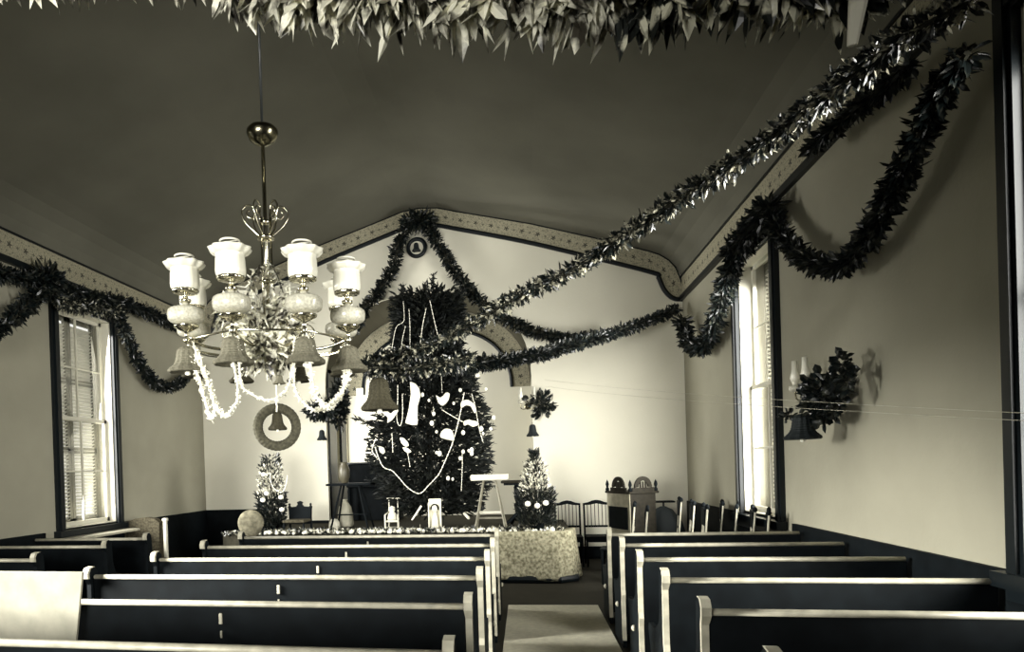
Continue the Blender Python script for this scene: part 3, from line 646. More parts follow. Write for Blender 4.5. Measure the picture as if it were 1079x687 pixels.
# ------------------------------------------------------------------ wall lamps and bouquets
def wall_lamp(loc, rz, label, s_=1):
    e = empty('wall_lamp', loc, label, 'lamp', rz)      # local +y points away from the wall toward -y
    MB().lathe([(0, 0), (.05, 0), (.055, .008), (.02, .018), (0, .02)], n=20, T=Matrix.Rotation(math.pi/2, 4, 'X')).build('wall_plate', M['brass'], e, smooth=True)
    for q in (-.11, .11):
        a = MB().tube(spline([(0, -.01, 0), (q*.4, -.08, -.05), (q, -.16, -.04), (q, -.18, .03)], 6), .007, 6).build('arm', M['brass'], e, smooth=True)
        MB().lathe([(0, .03), (.035, .035), (.05, .055), (.045, .08), (.02, .09), (0, .091)], (q, -.18, 0), 20).build('lamp_font', M['font'], a, smooth=True)
        MB().lathe([(.018, .09), (.022, .11), (.036, .15), (.022, .21), (.02, .30), (.022, .30), (.024, .21), (.038, .15), (.024, .11)], (q, -.18, 0), 18).build('chimney', M['milk'], a, smooth=True)
    return e
p = onx(868, 414, R); wall_lamp((p.x-.0, p.y, p.z), math.radians(-90), 'twin brass oil wall lamp on the right wall beside the window')
q = onx(865, 420, R-.2); clump('bouquet', q, (.12, .30, .24), 330, .075, .055, 'dleaf', 'dark leafy bouquet on the wall lamp of the right wall', 'greenery', hang=0)
clump('sprig', onx(832, 438, R-.2), (.05, .08, .06), 26, .06, .04, 'dleaf', 'small dark sprig sticking out left of the right wall bouquet', 'greenery'); clump('sprig', onx(893, 402, R-.2), (.05, .09, .16), 60, .06, .05, 'dleaf', 'dark sprig at the right edge of the right wall bouquet', 'greenery')
q = onx(886, 386, R-.2); clump('sprig', q, (.06, .14, .10), 50, .06, .05, 'dleaf', 'dark curved sprig standing above the right wall bouquet', 'greenery')
bell(onx(845, 436, R-.30), .26, .20, 'bbell', 'dark paper bell hanging under the right wall lamp')
p = at(556, 425, D); wall_lamp((p.x, D, p.z-.05), 0, 'twin oil wall lamp right of the tree')
clump('bouquet', at(569, 425, D-.2), (.24, .12, .24), 150, .10, .06, 'dleaf', 'dark leafy bouquet on the wall lamp right of the tree', 'greenery', hang=-.1)
bell(at(561, 447, D-.2), .19, .19, 'bbell', 'small black bell hanging beneath the bouquet right of the tree')
# ------------------------------------------------------------------ christmas tree
TX, TY = at(455, 550, 10.35).x, 10.35
tree = empty('christmas_tree', (TX, TY, STAGE), 'tall dark fir Christmas tree hung with white ornaments on the platform', 'tree')
MB().tube([(0, 0, 0), (0, 0, 3.3)], [.06, .03], 8).build('trunk', M['trunk'], tree)
pxm = 10.35/F
def bandtree(zlo, zhi, fn, n, ln, nw):
    mb = MB(); mb.raw = True; cs = []; ds = []
    for _ in range(n):
        t = RNG.uniform(0, 1); z = zlo+(zhi-zlo)*t; rl, rr_ = fn(t); a = RNG.uniform(0, 2*math.pi); k = RNG.uniform(.0, 1)**.6
        cx_ = (rr_-rl)/2; hw = (rl+rr_)/2; 
        cs.append((cx_+hw*k*math.cos(a), min(hw, .75)*k*math.sin(a), z)); ds.append((math.cos(a)*1.2, math.sin(a)*1.2, RNG.uniform(-.6, .7)))
    leaves(mb, cs, ds, ln, nw, bend=.4); return mb
z_ = lambda y: (CH + (497.5-y)/F*10.5) - STAGE
def low(t):   # profile by height, left and right radius
    T_ = [(0, .62, .70), (.15, .80, .86), (.35, .92, .92), (.5, .95, .92), (.65, .8, .86), (.8, .78, .72), (1, .7, .7)]
    for a, b in zip(T_, T_[1:]):
        if t <= b[0]:
            f = (t-a[0])/(b[0]-a[0]); return a[1]+(b[1]-a[1])*f, a[2]+(b[2]-a[2])*f
    return T_[-1][1:]
bandtree(z_(548)+.05, z_(380), low, 15000, .125, .032).build('foliage', M['needle'], tree)
bandtree(z_(382), z_(318), lambda t: (.50-.02*t, .52+.05*t), 7000, .12, .032).build('foliage', M['needle'], tree)
for _ in range(46):      # boughs: each a stem with needles
    zz = RNG.uniform(.3, z_(395)); a = RNG.uniform(0, 2*math.pi); r0 = .62; r1 = 1.0 if zz < 2.0 else .92
    b0 = Vector((.0+r0*math.cos(a), r0*.7*math.sin(a), zz)); b1 = Vector((r1*math.cos(a), .72*r1*math.sin(a), zz+RNG.uniform(.02, .22)))
    mb = MB(); mb.tube([b0, b1], [.008, .004], 4); cs = []; ds = []
    for t in np.linspace(.2, 1, 34):
        for q in range(2): cs.append(b0.lerp(b1, t)); ds.append((b1-b0).normalized()*.8 + Vector(RNG.normal(size=3))*.7)
    leaves(mb, cs, ds, .075, .014); mb.raw = True; mb.build('bough', M['needle'], tree)
for px_, h_ in ((424, 302), (430, 312), (448, 300), (457, 290), (461, 302), (484, 308), (475, 316)):
    b0 = at(px_+(2 if px_ < 440 else -2), 335, 10.35) - Vector((TX, TY, STAGE)); b1 = at(px_, h_, 10.35) - Vector((TX, TY, STAGE))
    mb = MB(); mb.raw = True; mb.tube([b0, b1], [.02, .008], 5); cs = []; ds = []
    for t in np.linspace(0, 1, 36):
        for q in range(3): cs.append(b0.lerp(b1, t)); ds.append(Vector((0, 0, 1)) + Vector(RNG.normal(size=3))*.8)
    leaves(mb, cs, ds, .09, .025); mb.build('bough', M['needle'], tree)
b0 = at(402, 452, 10) - Vector((TX, TY, STAGE)); b1 = at(376, 441, 10) - Vector((TX, TY, STAGE)); mb = MB(); mb.tube([b0, b1], [.012, .006], 4); cs = []; ds = []
for t in np.linspace(.1, 1, 40):
    for q in range(2): cs.append(b0.lerp(b1, t)); ds.append((b1-b0).normalized() + Vector(RNG.normal(size=3))*.5)
leaves(mb, cs, ds, .12, .015); mb.build('bough', M['needle'], tree)
# ornaments
TYF = 9.52
def strand(pts, r, label, Y=TYF, name='popcorn_string'):
    r = r*.72
    ps = resample(spline([at(x, y, Y) for x, y in pts], 10), .022); mb = MB(); mb.tube(ps, r*.45, 5)
    for i_, p_ in enumerate(ps):
        q = r*(1+.3*math.sin(i_*2.3)); mb.lathe([(0, -q), (q*.8, -q*.4), (q, 0), (q*.7, q*.6), (0, q)], p_, 6)
    tag(mb.build(name, M['popcorn'], smooth=True), label, 'decoration')
strand([(489, 414), (484, 440), (477, 466), (468, 488), (462, 500), (452, 511), (442, 520), (430, 514), (420, 503), (413, 496), (404, 492), (398, 480), (395, 470)], .013, 'long white popcorn string looped in a deep U across the tree')
strand([(466, 432), (476, 438), (483, 442), (490, 446)], .011, 'short white popcorn string under the heart ornament', name='popcorn_string')
strand([(497, 415), (501, 430), (505, 452), (509, 466)], .010, 'white string hanging from the upper right boughs of the tree')
strand([(487, 478), (487, 495), (486, 518)], .009, 'straight white streamer low on the right of the tree')
strand([(419, 406), (419, 425), (418, 440), (421, 449), (424, 440), (424, 415)], .010, 'white looped string beside the long white stocking')
strand([(413, 457), (414, 477)], .010, 'short white streamer at the left of the tree')
strand([(426, 465), (430, 480), (432, 492)], .010, 'white curled streamer at the middle left of the tree')
strand([(396, 462), (392, 474), (397, 482)], .012, 'white loop on the leftmost bough of the tree')
TYU = 9.75
strand([(425, 318), (426, 335), (424, 340), (418, 344), (415, 355), (412, 374)], .009, 'leftmost thin white streamer on the upper tree', TYU)
strand([(427, 344), (424, 358), (422, 374)], .009, 'short thin white streamer on the upper tree, second from left', TYU)
strand([(431, 326), (432, 345), (432, 368)], .009, 'straight thin white streamer in the middle of the upper tree', TYU)
strand([(449, 325), (445, 345), (442, 370)], .011, 'slanting white streamer with a tuft on the upper tree', TYU)
strand([(453, 317), (457, 335), (462, 356)], .010, 'rightmost thin white streamer on the upper tree', TYU)
strand([(465, 396), (466, 415)], .006, 'thin thread holding the white heart ornament', TYU-.2)
def flat(pts, Y, th, label, cat, name, m='paper'):
    P_ = [at(x, y, Y) for x, y in pts]; mb = MB(); mb.prism([(p_.x, p_.z) for p_ in P_], 'y', Y-th/2, Y+th/2); o = mb.build(name, M[m])
    bv = o.modifiers.new('round', 'BEVEL'); bv.width = th*.4; bv.segments = 3; return tag(o, label, cat)
flat([(432, 402), (438, 404), (442, 410), (443, 418), (440, 428), (440, 448), (434, 448), (427, 446), (431, 430), (433, 415)], TYF, .05, 'long white stocking hanging on the upper left of the tree', 'stocking', 'stocking')
flat([(459, 416), (464, 419), (467, 417), (470, 413), (474, 414), (473, 421), (469, 426), (466, 428), (462, 425)], TYF, .06, 'white heart-shaped ornament high in the middle of the tree', 'ornament', 'heart_ornament')
flat([(463, 461), (465, 455), (469, 451), (475, 452), (478, 457), (478, 465), (470, 463)], TYF, .10, 'white shell-shaped ornament in the middle of the tree', 'ornament', 'shell_ornament')
flat([(485, 426), (487, 422), (493, 421), (499, 425), (502, 433), (500, 436), (496, 428), (491, 427), (486, 430)], TYF, .05, 'white bird ornament on the upper right of the tree', 'ornament', 'bird_ornament')
flat([(488, 444), (493, 442), (503, 444), (504, 448), (498, 450), (493, 447), (489, 449)], TYF, .05, 'white bow ornament at the right of the tree', 'ornament', 'bow_ornament')
flat([(402, 434), (408, 433), (412, 436), (418, 430), (420, 433), (413, 443), (408, 446), (409, 440)], TYF, .05, 'white ribbon bow beneath the large dark bell', 'ornament', 'ribbon_bow')
flat([(421, 461), (425, 461), (430, 466), (431, 470), (427, 471), (423, 467)], TYF, .05, 'small white fish-shaped ornament left of the tree middle', 'ornament', 'fish_ornament')
flat([(399, 470), (404, 471), (406, 476), (404, 479), (400, 476)], TYF, .05, 'small white ornament low on the left boughs', 'ornament', 'flower_ornament')
flat([(424, 471), (430, 472), (434, 476), (430, 478), (426, 475)], TYF, .04, 'small white horn ornament below the fish ornament', 'ornament', 'horn_ornament')
dots = [(485, 411), (478, 425), (488, 456), (460, 477), (497, 478), (485, 483), (494, 475), (472, 504), (477, 505), (520, 440), (509, 457), (452, 422), (457, 436), (455, 446), (460, 455), (517, 452), (497, 474), (463, 478), (445, 416), (488, 476), (503, 395), (512, 410), (507, 452)]
proto = MB().lathe([(0, -.03), (.024, -.02), (.032, .0), (.026, .02), (.01, .03), (0, .032)], n=12).build('tree_bauble', M['popcorn'], smooth=True)
for i_, (x, y) in enumerate(dots):
    o = proto if i_ == 0 else proto.copy()
    if i_: C.objects.link(o)
    o.location = at(x, y, TYF+.02); sc = .7+.6*random.random(); o.scale = (sc*.8, sc, sc*1.1)
    tag(o, 'small white tuft ornament among the dark tree boughs', 'ornament', 'small white tufts on the tree')
# ------------------------------------------------------------------ things on the platform
def spindle(h, r): return [(r*.7, 0), (r, h*.05), (r*.5, h*.1), (r*.8, h*.3), (r, h*.45), (r*.55, h*.5), (r*.8, h*.6), (r*.9, h*.9), (r*.6, h)]
# stepladder with pale board
p0 = at(517, 506, 9.75); e = empty('stepladder', (p0.x, 9.75, STAGE), 'small stepladder with a wide white top board right of the tree', 'stepladder')
zt = p0.z-STAGE
MB().bbox((-.28, -.12, zt), (.25, .12, zt+.085), .008).build('top_board', M['paper'], e)
for x0, x1 in ((-.10, -.23), (.07, .20)):
    for y_ in (-1, 1): MB().tube([(x0, .03*y_, zt), (x1, .22*y_, 0)], .016, 6).build('leg', M['panelw'], e)
MB().bbox((-.17, -.14, .24), (.15, -.02, .27), .004).build('step', M['paper'], e); MB().bbox((-.2, .12, .14), (.18, .14, .17), .004).build('brace', M['panelw'], e)
# little pedestal table
p0 = at(545, 506, 10.3); e = empty('pedestal_table', (p0.x, 10.3, STAGE), 'small dark pedestal table between the stepladder and the potted fir', 'table'); zt = p0.z-STAGE
MB().bbox((-.24, -.16, zt-.04), (.2, .16, zt), .01).build('tabletop', M['brown'], e); MB().box((-.2, -.13, zt-.07), (.16, .13, zt-.04)).build('apron', M['wood'], e)
MB().lathe(spindle(zt-.12, .06), (0, 0, .07), 20).build('pedestal', M['wood'], e, smooth=True)
for a in range(4): t = a*math.pi/2+.5; MB().tube(spline([(0, 0, .2), (.1*math.cos(t), .1*math.sin(t), .12), (.22*math.cos(t), .2*math.sin(t), .02)], 5), .025, 7).build('leg', M['wood'], e, smooth=True)
# potted fir on the cloth
def small_tree(px, ybot, ytop, Y, z0, w, label, top=False, n=1500):
    p0 = at(px, ybot, Y); h = at(px, ytop, Y).z - z0; e = empty('potted_fir', (p0.x, Y, z0), label, 'tree')
    MB().lathe([(.07, 0), (.10, .01), (.12, .12), (.13, .14), (.11, .15), (0, .15)], n=20).build('pot', M['wood'], e, smooth=True)
    MB().tube([(0, 0, .1), (0, 0, h*.95)], [.018, .006], 6).build('stem', M['brown'], e)
    for nm, mt, za, zb_, wa, wb, k, ll in (('foliage', 'dleaf', .06, .5*h, w*.9, w, n, .075), ('foliage', 'pleaf', .42*h, .85*h, w*.9, w*(.75 if top else .5), n//3, .06), ('foliage', 'dleaf', .55*h, h, w*(.8 if top else .6), w*(.6 if top else .12), n//4, .07)):
        mb = MB(); mb.raw = True; cs = []; ds = []
        for _ in range(k):
            t = RNG.uniform(0, 1); r = (wa+(wb-wa)*t)*RNG.uniform(.1, 1)**.5; a = RNG.uniform(0, 6.283); cs.append((r*math.cos(a), r*math.sin(a), za+(zb_-za)*t)); ds.append((math.cos(a)*.5, math.sin(a)*.5, RNG.uniform(.1, 1.2)))
        leaves(mb, cs, ds, ll, .022); mb.build(nm, M[mt], e)
    return e
small_tree(565, 556, 476, 9.25, STAGE+.03, .25, 'small fir with pale sprays standing on the draped cloth')
small_tree(287, 556, 480, 9.7, STAGE, .22, 'bushy potted fir with white sprays at the left end of the platform', True)
strand([(284, 498), (287, 512), (296, 519), (301, 512), (303, 500)], .011, 'white string loop on the left potted fir', 9.42)
for i_, (x, y, nm) in enumerate(((278, 500, 'upper left side'), (281, 520, 'left side, halfway down'), (296, 524, 'right side'), (277, 527, 'lower left side'), (297, 537, 'bottom'))):
    o = proto.copy(); C.objects.link(o); o.location = at(x, y, 9.42); o.scale = (1.3, 1, 1.1); tag(o, 'white tuft on the left potted fir, at its %s' % nm, 'ornament', 'white tufts on the left potted fir')
for i_, (x, y, nm) in enumerate(((556, 531, 'left'), (566, 533, 'middle'), (575, 530, 'right'))):
    o = proto.copy(); C.objects.link(o); o.location = at(x, y, 8.98); o.scale = (1.2, 1, 1.2); tag(o, 'white tuft on the fir above the cloth, the %s one' % nm, 'ornament', 'white tufts on the cloth fir')
# carved pulpit chair on the platform
p0 = at(317, 557, 9.75); zt = at(317, 536, 9.75).z-STAGE
e = empty('carved_chair', (p0.x, 9.75, STAGE), 'low dark chair with carved crest beside the left potted fir', 'chair')
zt = max(zt, .34)
MB().prism([(-.16, .12), (.16, .12), (.17, zt-.02), (.19, zt+.01), (.13, zt+.03), (.06, zt+.035), (.03, zt+.07), (.045, zt+.10), (.0, zt+.12), (-.045, zt+.10), (-.03, zt+.07), (-.06, zt+.035), (-.13, zt+.03), (-.19, zt+.01), (-.17, zt-.02)], 'y', -.02, .02).build('backrest', M['wood'], e)
MB().bbox((-.17, -.34, .16), (.17, .0, .2), .01).build('seat', M['ginger'], e)
for x in (-.17, .17):
    MB().lathe([(.016, 0), (.018, .1), (.014, zt*.6), (.02, zt), (.028, zt+.03), (.012, zt+.05), (.022, zt+.07), (0, zt+.09)], (x, 0, 0), 12).build('back_post', M['wood'], e, smooth=True)
    MB().lathe([(.012, 0), (.018, .08), (.014, .16)], (x*.9, -.31, 0), 10).build('leg', M['wood'], e, smooth=True)
# trestle table, organ, urn and sack left of the tree
p0 = at(370, 509, 10.15); zt = p0.z-STAGE; e = empty('trestle_table', (p0.x, 10.15, STAGE), 'dark narrow table on splayed legs left of the tree', 'table')
MB().bbox((-.36, -.2, zt-.035), (.36, .2, zt), .008).build('tabletop', M['wood'], e)
for sx in (-1, 1):
    for sy in (-1, 1): MB().tube([(sx*.14+.0, sy*.08, zt-.03), (sx*.30, sy*.2, 0)], .016, 6).build('leg', M['wood'], e)
MB().tube([(-.25, 0, .22), (.25, 0, .22)], .012, 6).build('stretcher', M['wood'], e)
p0 = at(361, 509, 10.15); o = MB().lathe([(.035, 0), (.05, .01), (.085, .10), (.09, .2), (.07, .27), (.05, .30), (.06, .33), (0, .33)], n=24).build('urn', M['urn'], smooth=True); o.location = (at(363, 509, 10.15).x, 10.15, zt+STAGE); tag(o, 'brown rounded urn standing on the dark trestle table', 'urn')
zo = at(385, 487, 11.9).z - STAGE; xo = at(392, 487, 11.9).x
e = empty('reed_organ', (xo, 11.95, STAGE), 'black upright organ behind the left side of the tree', 'organ')
MB().bbox((-.42, -.2, 0), (.5, .28, zo-.04), .01).build('cabinet', M['wood'], e); MB().bbox((-.45, -.23, zo-.04), (.53, .31, zo), .012).build('lid', M['wood2'], e); MB().bbox((-.4, -.42, zo-.45), (.48, -.2, zo-.36), .01).build('keyboard_shelf', M['wood'], e)
for x in (-.36, .44): MB().lathe(spindle(zo-.45, .035), (x, -.38, 0), 14).build('leg', M['wood'], e, smooth=True)
o = MB().lathe([(.10, 0), (.13, .04), (.12, .2), (.10, .32), (.05, .40), (.03, .42), (.05, .45), (0, .45)], n=20, rib=.06, ribn=7).build('cloth_sack', M['card'], smooth=True); o.location = (at(364, 545, 10.5).x, 10.5, STAGE); tag(o, 'pale tied sack standing behind the dark trestle table', 'sack')
o = MB().lathe([(.07, 0), (.09, .03), (.08, .10), (.05, .15), (0, .16)], n=16, rib=.08, ribn=5).build('white_bundle', M['paper'], smooth=True); o.location = (at(352, 545, 10.2).x, 10.2, STAGE); tag(o, 'small white bundle on the platform under the trestle table', 'bundle')
# white doll chair
p0 = at(414, 550, 9.75); e = empty('doll_chair', (p0.x, 9.75, STAGE), 'tall-backed white toy chair in front of the tree', 'toy')
MB().bbox((-.12, -.12, .02), (.12, .1, .05), .006).build('base_board', M['white'], e); MB().bbox((-.085, -.1, .13), (.085, .06, .16), .006).build('seat', M['white'], e)
for x in (-.075, .075):
    MB().tube([(x, .07, .03), (x*.85, .09, .48)], .009, 6).build('back_post', M['white'], e); MB().tube([(x*1.3, -.1, .0), (x*1.3, -.1, .24)], .012, 6).build('leg', M['white'], e)
    MB().tube([(x*1.3, -.1, .24), (x, .07, .27)], .010, 6).build('armrest', M['white'], e)
MB().tube([(-.1, .09, .475), (.1, .09, .475)], .009, 6).build('top_rail', M['white'], e)
p1 = at(414, 541, 9.72); o = MB().lathe([(.05, 0), (.07, .02), (.055, .09), (.03, .12), (.045, .15), (.04, .19), (.0, .21)], n=16, rib=.1, ribn=4).build('toy_doll', M['popcorn'], smooth=True); o.location = (p0.x, 9.72, STAGE+.16); tag(o, 'small white bundled doll seated on the white toy chair', 'toy')
# boxed doll
p0 = at(458, 551, 9.45); e = empty('gift_box', (p0.x, 9.5, STAGE), 'upright narrow white box holding a doll before the tree', 'box')
m = MB(); m.bbox((-.09, .03, 0), (.09, .05, .47), .004); m.build('box_back', M['paper'], e)
for x in (-.09, .078): MB().box((x, -.04, 0), (x+.012, .04, .42)).build('box_side', M['paper'], e)
MB().box((-.09, -.05, 0), (.09, .04, .012)).build('box_bottom', M['paper'], e)
MB().lathe([(.055, .012), (.06, .03), (.045, .2), (.03, .25), (.02, .27), (.035, .29), (.045, .33), (.035, .37), (0, .385)], n=18).build('doll_figure', M['white'], e, smooth=True)
MB().tube([(.05*math.cos(t), -.01, .335+.055*math.sin(t)) for t in np.linspace(-.4, 3.5, 14)], .012, 6).build('doll_bonnet', M['wood'], e, smooth=True)
o = MB().tube([at(434, 548, 9.5), at(444, 533, 9.5)], [.011, .016], 6).build('toy_stick', M['paper']); tag(o, 'short white stick leaning on the platform between the toys', 'toy')
o = MB().tube([at(489, 541, 9.6), at(494, 546, 9.5)], [.02, .02], 6).build('toy_roll', M['paper']); tag(o, 'short white roll on the platform right of the boxed doll', 'toy')
# ------------------------------------------------------------------ chairs facing us at right of platform
def slat_chair(px, Y, rz, label):
    p0 = at(px, 560, Y); e = empty('slat_chair', (p0.x, Y, 0), label, 'chair', rz, 'dark slat-back chairs by the platform')
    MB().bbox((-.20, -.40, .43), (.20, .0, .455), .01).build('seat', M['wood'], e); MB().box((-.18, -.38, .37), (.18, -.02, .43)).build('seat_frame', M['wood'], e)
    for x in (-.185, .185):
        MB().tube([(x, .02, 0), (x, 0, .45), (x, .05, .93)], .014, 8).build('back_post', M['wood'], e); MB().tube([(x, -.37, 0), (x, -.37, .43)], .014, 8).build('leg', M['wood'], e)
    MB().prism([(-.2, .90), (-.2, .93), (-.12, .945), (-.06, .97), (0, .98), (.06, .97), (.12, .945), (.2, .93), (.2, .90), (.1, .905), (0, .925), (-.1, .905)], 'y', .035, .06).build('crest_rail', M['wood'], e)
    MB().box((-.18, .01, .56), (.18, .03, .59)).build('lower_rail', M['wood'], e)
    for i_ in range(6):
        x = -.135+.27*i_/5; MB().tube([(x, .02, .58), (x, .05, .92)], .006, 6).build('slat', M['wood'], e)
    for z in (.15, .27): MB().tube([(-.18, -.37, z), (.18, -.37, z)], .009, 6).build('stretcher', M['wood'], e)
    return e
slat_chair(598.5, 10.75, 0, 'dark slat-back chair facing us, next to the draped cloth'); slat_chair(629.5, 10.75, 0, 'dark slat-back chair facing us, next to the carved cabinet')
# carved cabinet with double crest
p0 = at(664, 517, 9.35); zt = p0.z
e = empty('carved_cabinet', (p0.x, 9.35, 0), 'carved cabinet with two arched pierced crests behind the dark chairs', 'cabinet', math.radians(24))
Wd, Dp = .38, .56; zt = at(664, 519, 9.35).z
MB().bbox((0, 0, 0), (Wd, Dp, zt), .01).build('cabinet_body', M['brown'], e)
MB().bbox((-.012, .0, .02), (0, Dp-.0, zt-.01), .003).build('side_panel', M['panelw'], e, label='pale side panel, painted as lit')  # paler colour stands for the light falling on this side
m = MB(); m.box((-.02, .05, zt*.56), (-.011, Dp-.05, zt-.2)); m.box((-.02, .05, .2), (-.011, Dp-.05, zt*.44)); m.build('side_recess', M['wood'], e)
MB().bbox((-.03, -.03, zt-.02), (Wd+.03, Dp+.02, zt+.01), .006).build('cornice', M['brown'], e)
def crest(T, w):
    o = []; n_ = 14
    for k in range(n_+1): a = math.pi*k/n_; o.append((w*.5*math.cos(a), .05+.15*math.sin(a)))
    i_ = [(.26*w*math.cos(math.pi*k/n_), .06+.085*math.sin(math.pi*k/n_)) for k in range(n_+1)]
    m = MB()
    for k in range(n_):
        a, b, c1, d1 = o[k], o[k+1], i_[k+1], i_[k]; m.prism([a, b, c1, d1], 'y', -.012, .012, T)
    m.box((-w*.62, -.012, 0), (w*.62, .012, .05), T)
    for x in (-.09, 0, .09): m.box((x*w*1.6-.006, -.01, .04), (x*w*1.6+.006, .01, .13), T)
    m.build('crest', M['brown'], e)
crest(Matrix.Translation((Wd/2, 0, zt+.01)), .26); crest(Matrix.Translation((0, Dp/2, zt+.01)) @ Matrix.Rotation(math.pi/2, 4, 'Z'), .30)
for x, y_ in ((0, 0), (Wd, 0), (0, Dp)): MB().lathe([(.022, 0), (.026, .03), (.012, .05), (.024, .09), (.018, .12), (0, .16)], (x, y_, zt+.01), 12).build('finial', M['wood'], e, smooth=True)
# choir chairs seen from behind
def choir(px, py, Y, rz, label, first=None):
    p0 = at(px, py, Y)
    if first is None:
        e = empty('choir_chair', (0, 0, 0), label, 'chair', 0, 'dark choir chairs in front of the right window')
        MB().bbox((-.20, .0, .43), (.20, .38, .455), .01).build('seat', M['wood'], e)
        for x in (-.195, .195):
            b = MB().tube([(x, -.03, 0), (x, 0, .45), (x, -.05, 1.0)], .015, 8).build('back_post', M['wood'], e)
            MB().lathe([(.015, 0), (.024, .015), (.02, .04), (0, .055)], (x, -.05, .99), 10).build('finial', M['wood'], b, smooth=True)
            MB().tube([(x-.012, -.004, .47), (x-.012, -.05, .985)], .009, 6).build('post_glint', M['rail'], b, label='light on the post edge, painted pale')  # pale strip painted for the light reflected along the post
            MB().tube([(x, .35, 0), (x, .35, .43)], .014, 8).build('leg', M['wood'], e)
        MB().prism([(-.19, .81), (.19, .81), (.19, .985), (.1, .997), (-.1, .997), (-.19, .985)], 'y', -.05, -.02).build('back_panel', M['wood'], e)
        MB().box((-.19, -.04, .645), (.19, -.015, .67)).build('lower_rail', M['wood'], e)
        for x in (-.12, -.06, 0, .06, .12): MB().lathe([(.008, 0), (.012, .04), (.006, .07), (.011, .11), (.006, .14)], (x, -.028, .67), 8).build('back_spindle', M['rail'], e, label='pale turned spindle')
        for z in (.16, .28): MB().tube([(-.19, -.01, z), (.19, -.01, z)], .009, 6).build('stretcher', M['wood'], e)
    else:
        e = copy_tree(first); e['label'] = label
    e.location = (p0.x, Y, 0); e.rotation_euler = (0, 0, rz); return e
ords = ['first', 'second', 'third', 'fourth', 'fifth']
c0 = None
for i_, px in enumerate((763, 779, 796, 812)):
    q = onx(px, 530, 2.40); o = choir(px, 540, q.y, math.radians(90), 'dark panel-back chair against the wall below the right window, %s of four from the left' % ords[i_], c0); o.location.x = 2.33; o.rotation_euler.z = math.radians(76 - 4*(i_ % 2)); o.scale = (1.12, 1, 1); c0 = c0 or o
for i_, (px, X_) in enumerate(((715, 1.95), (728, 1.93), (741, 1.9))):
    q = onx(px, 530, X_); o = choir(px, 540, q.y, math.radians(82), 'dark chair turned sideways near the back right corner, %s of three from the left' % ords[i_], c0); o.location.x = X_-.03; o.scale = (.85, 1, 1.03)
for i_, (px, X_) in enumerate(((667, 1.34), (680, 1.34))):
    q = onx(px, 530, X_); o = choir(px, 545, q.y, math.radians(80), 'dark chair turned sideways before the carved cabinet, the %s one' % ('left', 'right')[i_], c0); o.location.x = X_-.03; o.scale = (.85, 1, 1)
# music stand and draped coat
p0 = at(699, 528, 10.9); e = empty('music_stand', (p0.x, 10.9, 0), 'dark music stand with a flat top left of the choir chairs', 'stand')
MB().bbox((-.15, -.1, p0.z-.02), (.15, .1, p0.z+.005), .004).build('top_board', M['wood'], e); MB().tube([(0, 0, 0), (0, 0, p0.z-.01)], .014, 8).build('pole', M['iron'], e)
for a in range(3): MB().tube([(0, 0, .2), (.2*math.cos(a*2.1), .2*math.sin(a*2.1), 0.01)], .012, 6).build('leg', M['iron'], e)
p0 = at(697, 533, 10.3); z0 = p0.z
m = MB(); m.lathe([(.26, 0), (.25, .2), (.30, z0*.5), (.24, z0*.75), (.12, z0*.95), (.03, z0), (0, z0)], n=30, rib=.06, ribn=7, T=Matrix.Diagonal((1, .6, 1, 1))); o = m.build('draped_stool', M['bbell'], smooth=True); o.location = (p0.x, 10.2, 0); tag(o, 'black cloth draped over a stool between cabinet and choir chairs', 'cloth')
# ------------------------------------------------------------------ left corner furniture
p0 = at(174, 547, 8.6); o = empty('newel_post', (p0.x, 8.6, 0), 'slim white post standing in front of the left wall', 'post')
MB().bbox((-.024, -.024, 0), (.024, .024, p0.z-.02), .006).build('post_shaft', M['white'], o); MB().bbox((-.034, -.034, p0.z-.03), (.034, .034, p0.z+.015), .008).build('post_cap', M['white'], o)
p0 = at(152, 546, 8.75); e = empty('draped_armchair', (p0.x, 8.75, 0), 'brown plush armchair with arched back below the left wall', 'armchair'); z0 = p0.z
MB().prism([(-.30, .1), (.26, .1), (.27, z0-.06), (.2, z0-.01), (.05, z0+.015), (-.12, z0), (-.24, z0-.05), (-.31, z0-.13)], 'y', -.06, .06).build('backrest', M['ginger'], e)
MB().bbox((-.28, -.55, .15), (.25, -.06, .44), .04).build('seat', M['ginger'], e)
for x in (-.33, .22): MB().bbox((x, -.5, .1), (x+.1, -.06, .62), .03).build('armrest', M['ginger'], e)
p0 = at(264, 540, 8.75); z0 = p0.z; e = empty('round_back_chair', (p0.x-.0, 8.75, 0), 'worn round-backed plush chair at the left end of the platform', 'chair')
MB().lathe([(0, -.05), (.15, -.05), (.185, -.03), (.19, 0), (.185, .03), (.15, .05), (0, .05)], n=36, T=Matrix.Translation((0, 0, z0-.15)) @ Matrix.Rotation(math.pi/2, 4, 'X')).build('backrest', M['plush'], e, smooth=True)
MB().bbox((-.2, -.42, .36), (.2, -.02, .46), .03).build('seat', M['plush'], e)
for x in (-.17, .17):
    for y_ in (-.38, 0): MB().tube([(x, y_, 0), (x, y_, .38 if y_ < 0 else z0-.2)], .018, 8).build('leg', M['wood'], e)
# ledge under the left window, its pale colour standing for reflected light
p1 = onx(62, 571, L+.3); p2 = onx(124, 559, L+.3)
o = MB().bbox((L+.07, 7.2, p1.z-.02), (L+.34, 8.6, p1.z+.012), .006).build('reflection_ledge', M['rail']); tag(o, 'shelf board beneath the left window, reflected light painted pale', 'shelf')
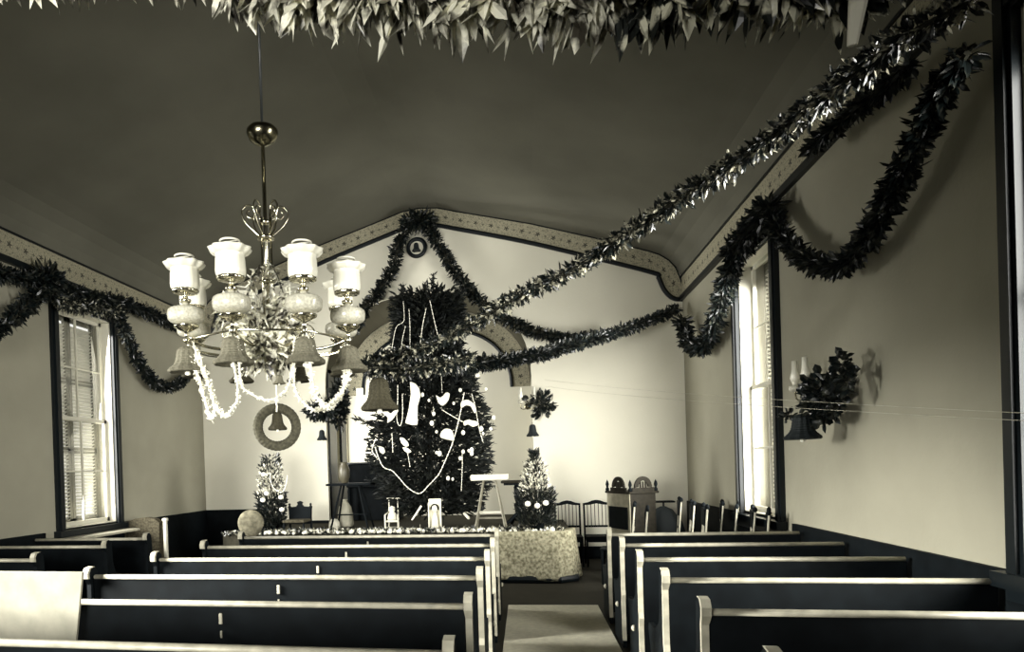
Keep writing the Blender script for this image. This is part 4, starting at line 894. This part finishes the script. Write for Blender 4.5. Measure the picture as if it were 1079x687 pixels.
# hanging pale ribbon near the top right, and the wire strung across
for i_, (ya, yb) in enumerate(((400, 436), (407, 444))):
    a = at(574, ya, 11.15); b = at(1095, yb, 3.75); ps = [a.lerp(b, t)-Vector((0, 0, .04*4*t*(1-t))) for t in np.linspace(0, 1, 30)]
    tag(MB().tube(ps, .0016, 5).build('wire', M['rail']), 'thin pale wire strung across to the right wall, the %s of the two' % ('upper', 'lower')[i_], 'wire')
o = MB().tube([at(907, -60, 1.38), at(904, 5, 1.3), at(898, 48, 1.3)], [.015, .014, .008], 8, flat=.5).build('ribbon', M['paper']); tag(o, 'pale ribbon hanging from above near the upper right corner', 'ribbon')
# ------------------------------------------------------------------ light
def area(name, loc, target, sx, sy, power, col=(1, .985, .92), spread=math.pi):
    l = bpy.data.lights.new(name, 'AREA'); l.shape = 'RECTANGLE'; l.size = sx; l.size_y = sy; l.energy = power; l.color = col; l.spread = spread
    o = bpy.data.objects.new(name, l); C.objects.link(o); o.location = loc
    o.rotation_euler = (Vector(target)-Vector(loc)).to_track_quat('-Z', 'Y').to_euler(); return o
area('rear_fill_light', (-2.4, YR+.05, 1.75), (-1.9, 9, 1.9), 3.0, 1.4, 150, spread=math.radians(62))  # added fill lamp, there is no window in the rear wall
area('near_left_window_light', (L+.05, 3.44, 2.0), (R, 5.0, -1.7), 1.1, 1.8, 260, spread=math.radians(56))
area('far_left_window_light', (L+.05, 7.97, 2.3), (1.4, D, 1.2), 1.1, 2.6, 170, spread=math.radians(105))
area('near_right_window_light', (R-.07, 3.44, 2.2), (-4.5, 8.5, 1.4), 1.1, 2.6, 120, spread=math.radians(90))
area('far_right_window_light', (R-.07, 7.97, 2.2), (-1.5, D, 1.8), 1.1, 2.6, 150, spread=math.radians(110))
area('alcove_window_light', (xj+.06, (JW[0]+JW[1])/2, 2.3), (.3, YB, 2.4), .6, 1.8, 95)
w = bpy.data.worlds.new('sky'); bpy.context.scene.world = w; w.use_nodes = True; bg = w.node_tree.nodes['Background']; bg.inputs[0].default_value = (1, .985, .92, 1); bg.inputs[1].default_value = 1.1
vsn = bpy.context.scene.view_settings; vsn.view_transform = 'Standard'; vsn.look = 'None'; vsn.exposure = 0; vsn.gamma = 1; vsn.use_curve_mapping = False
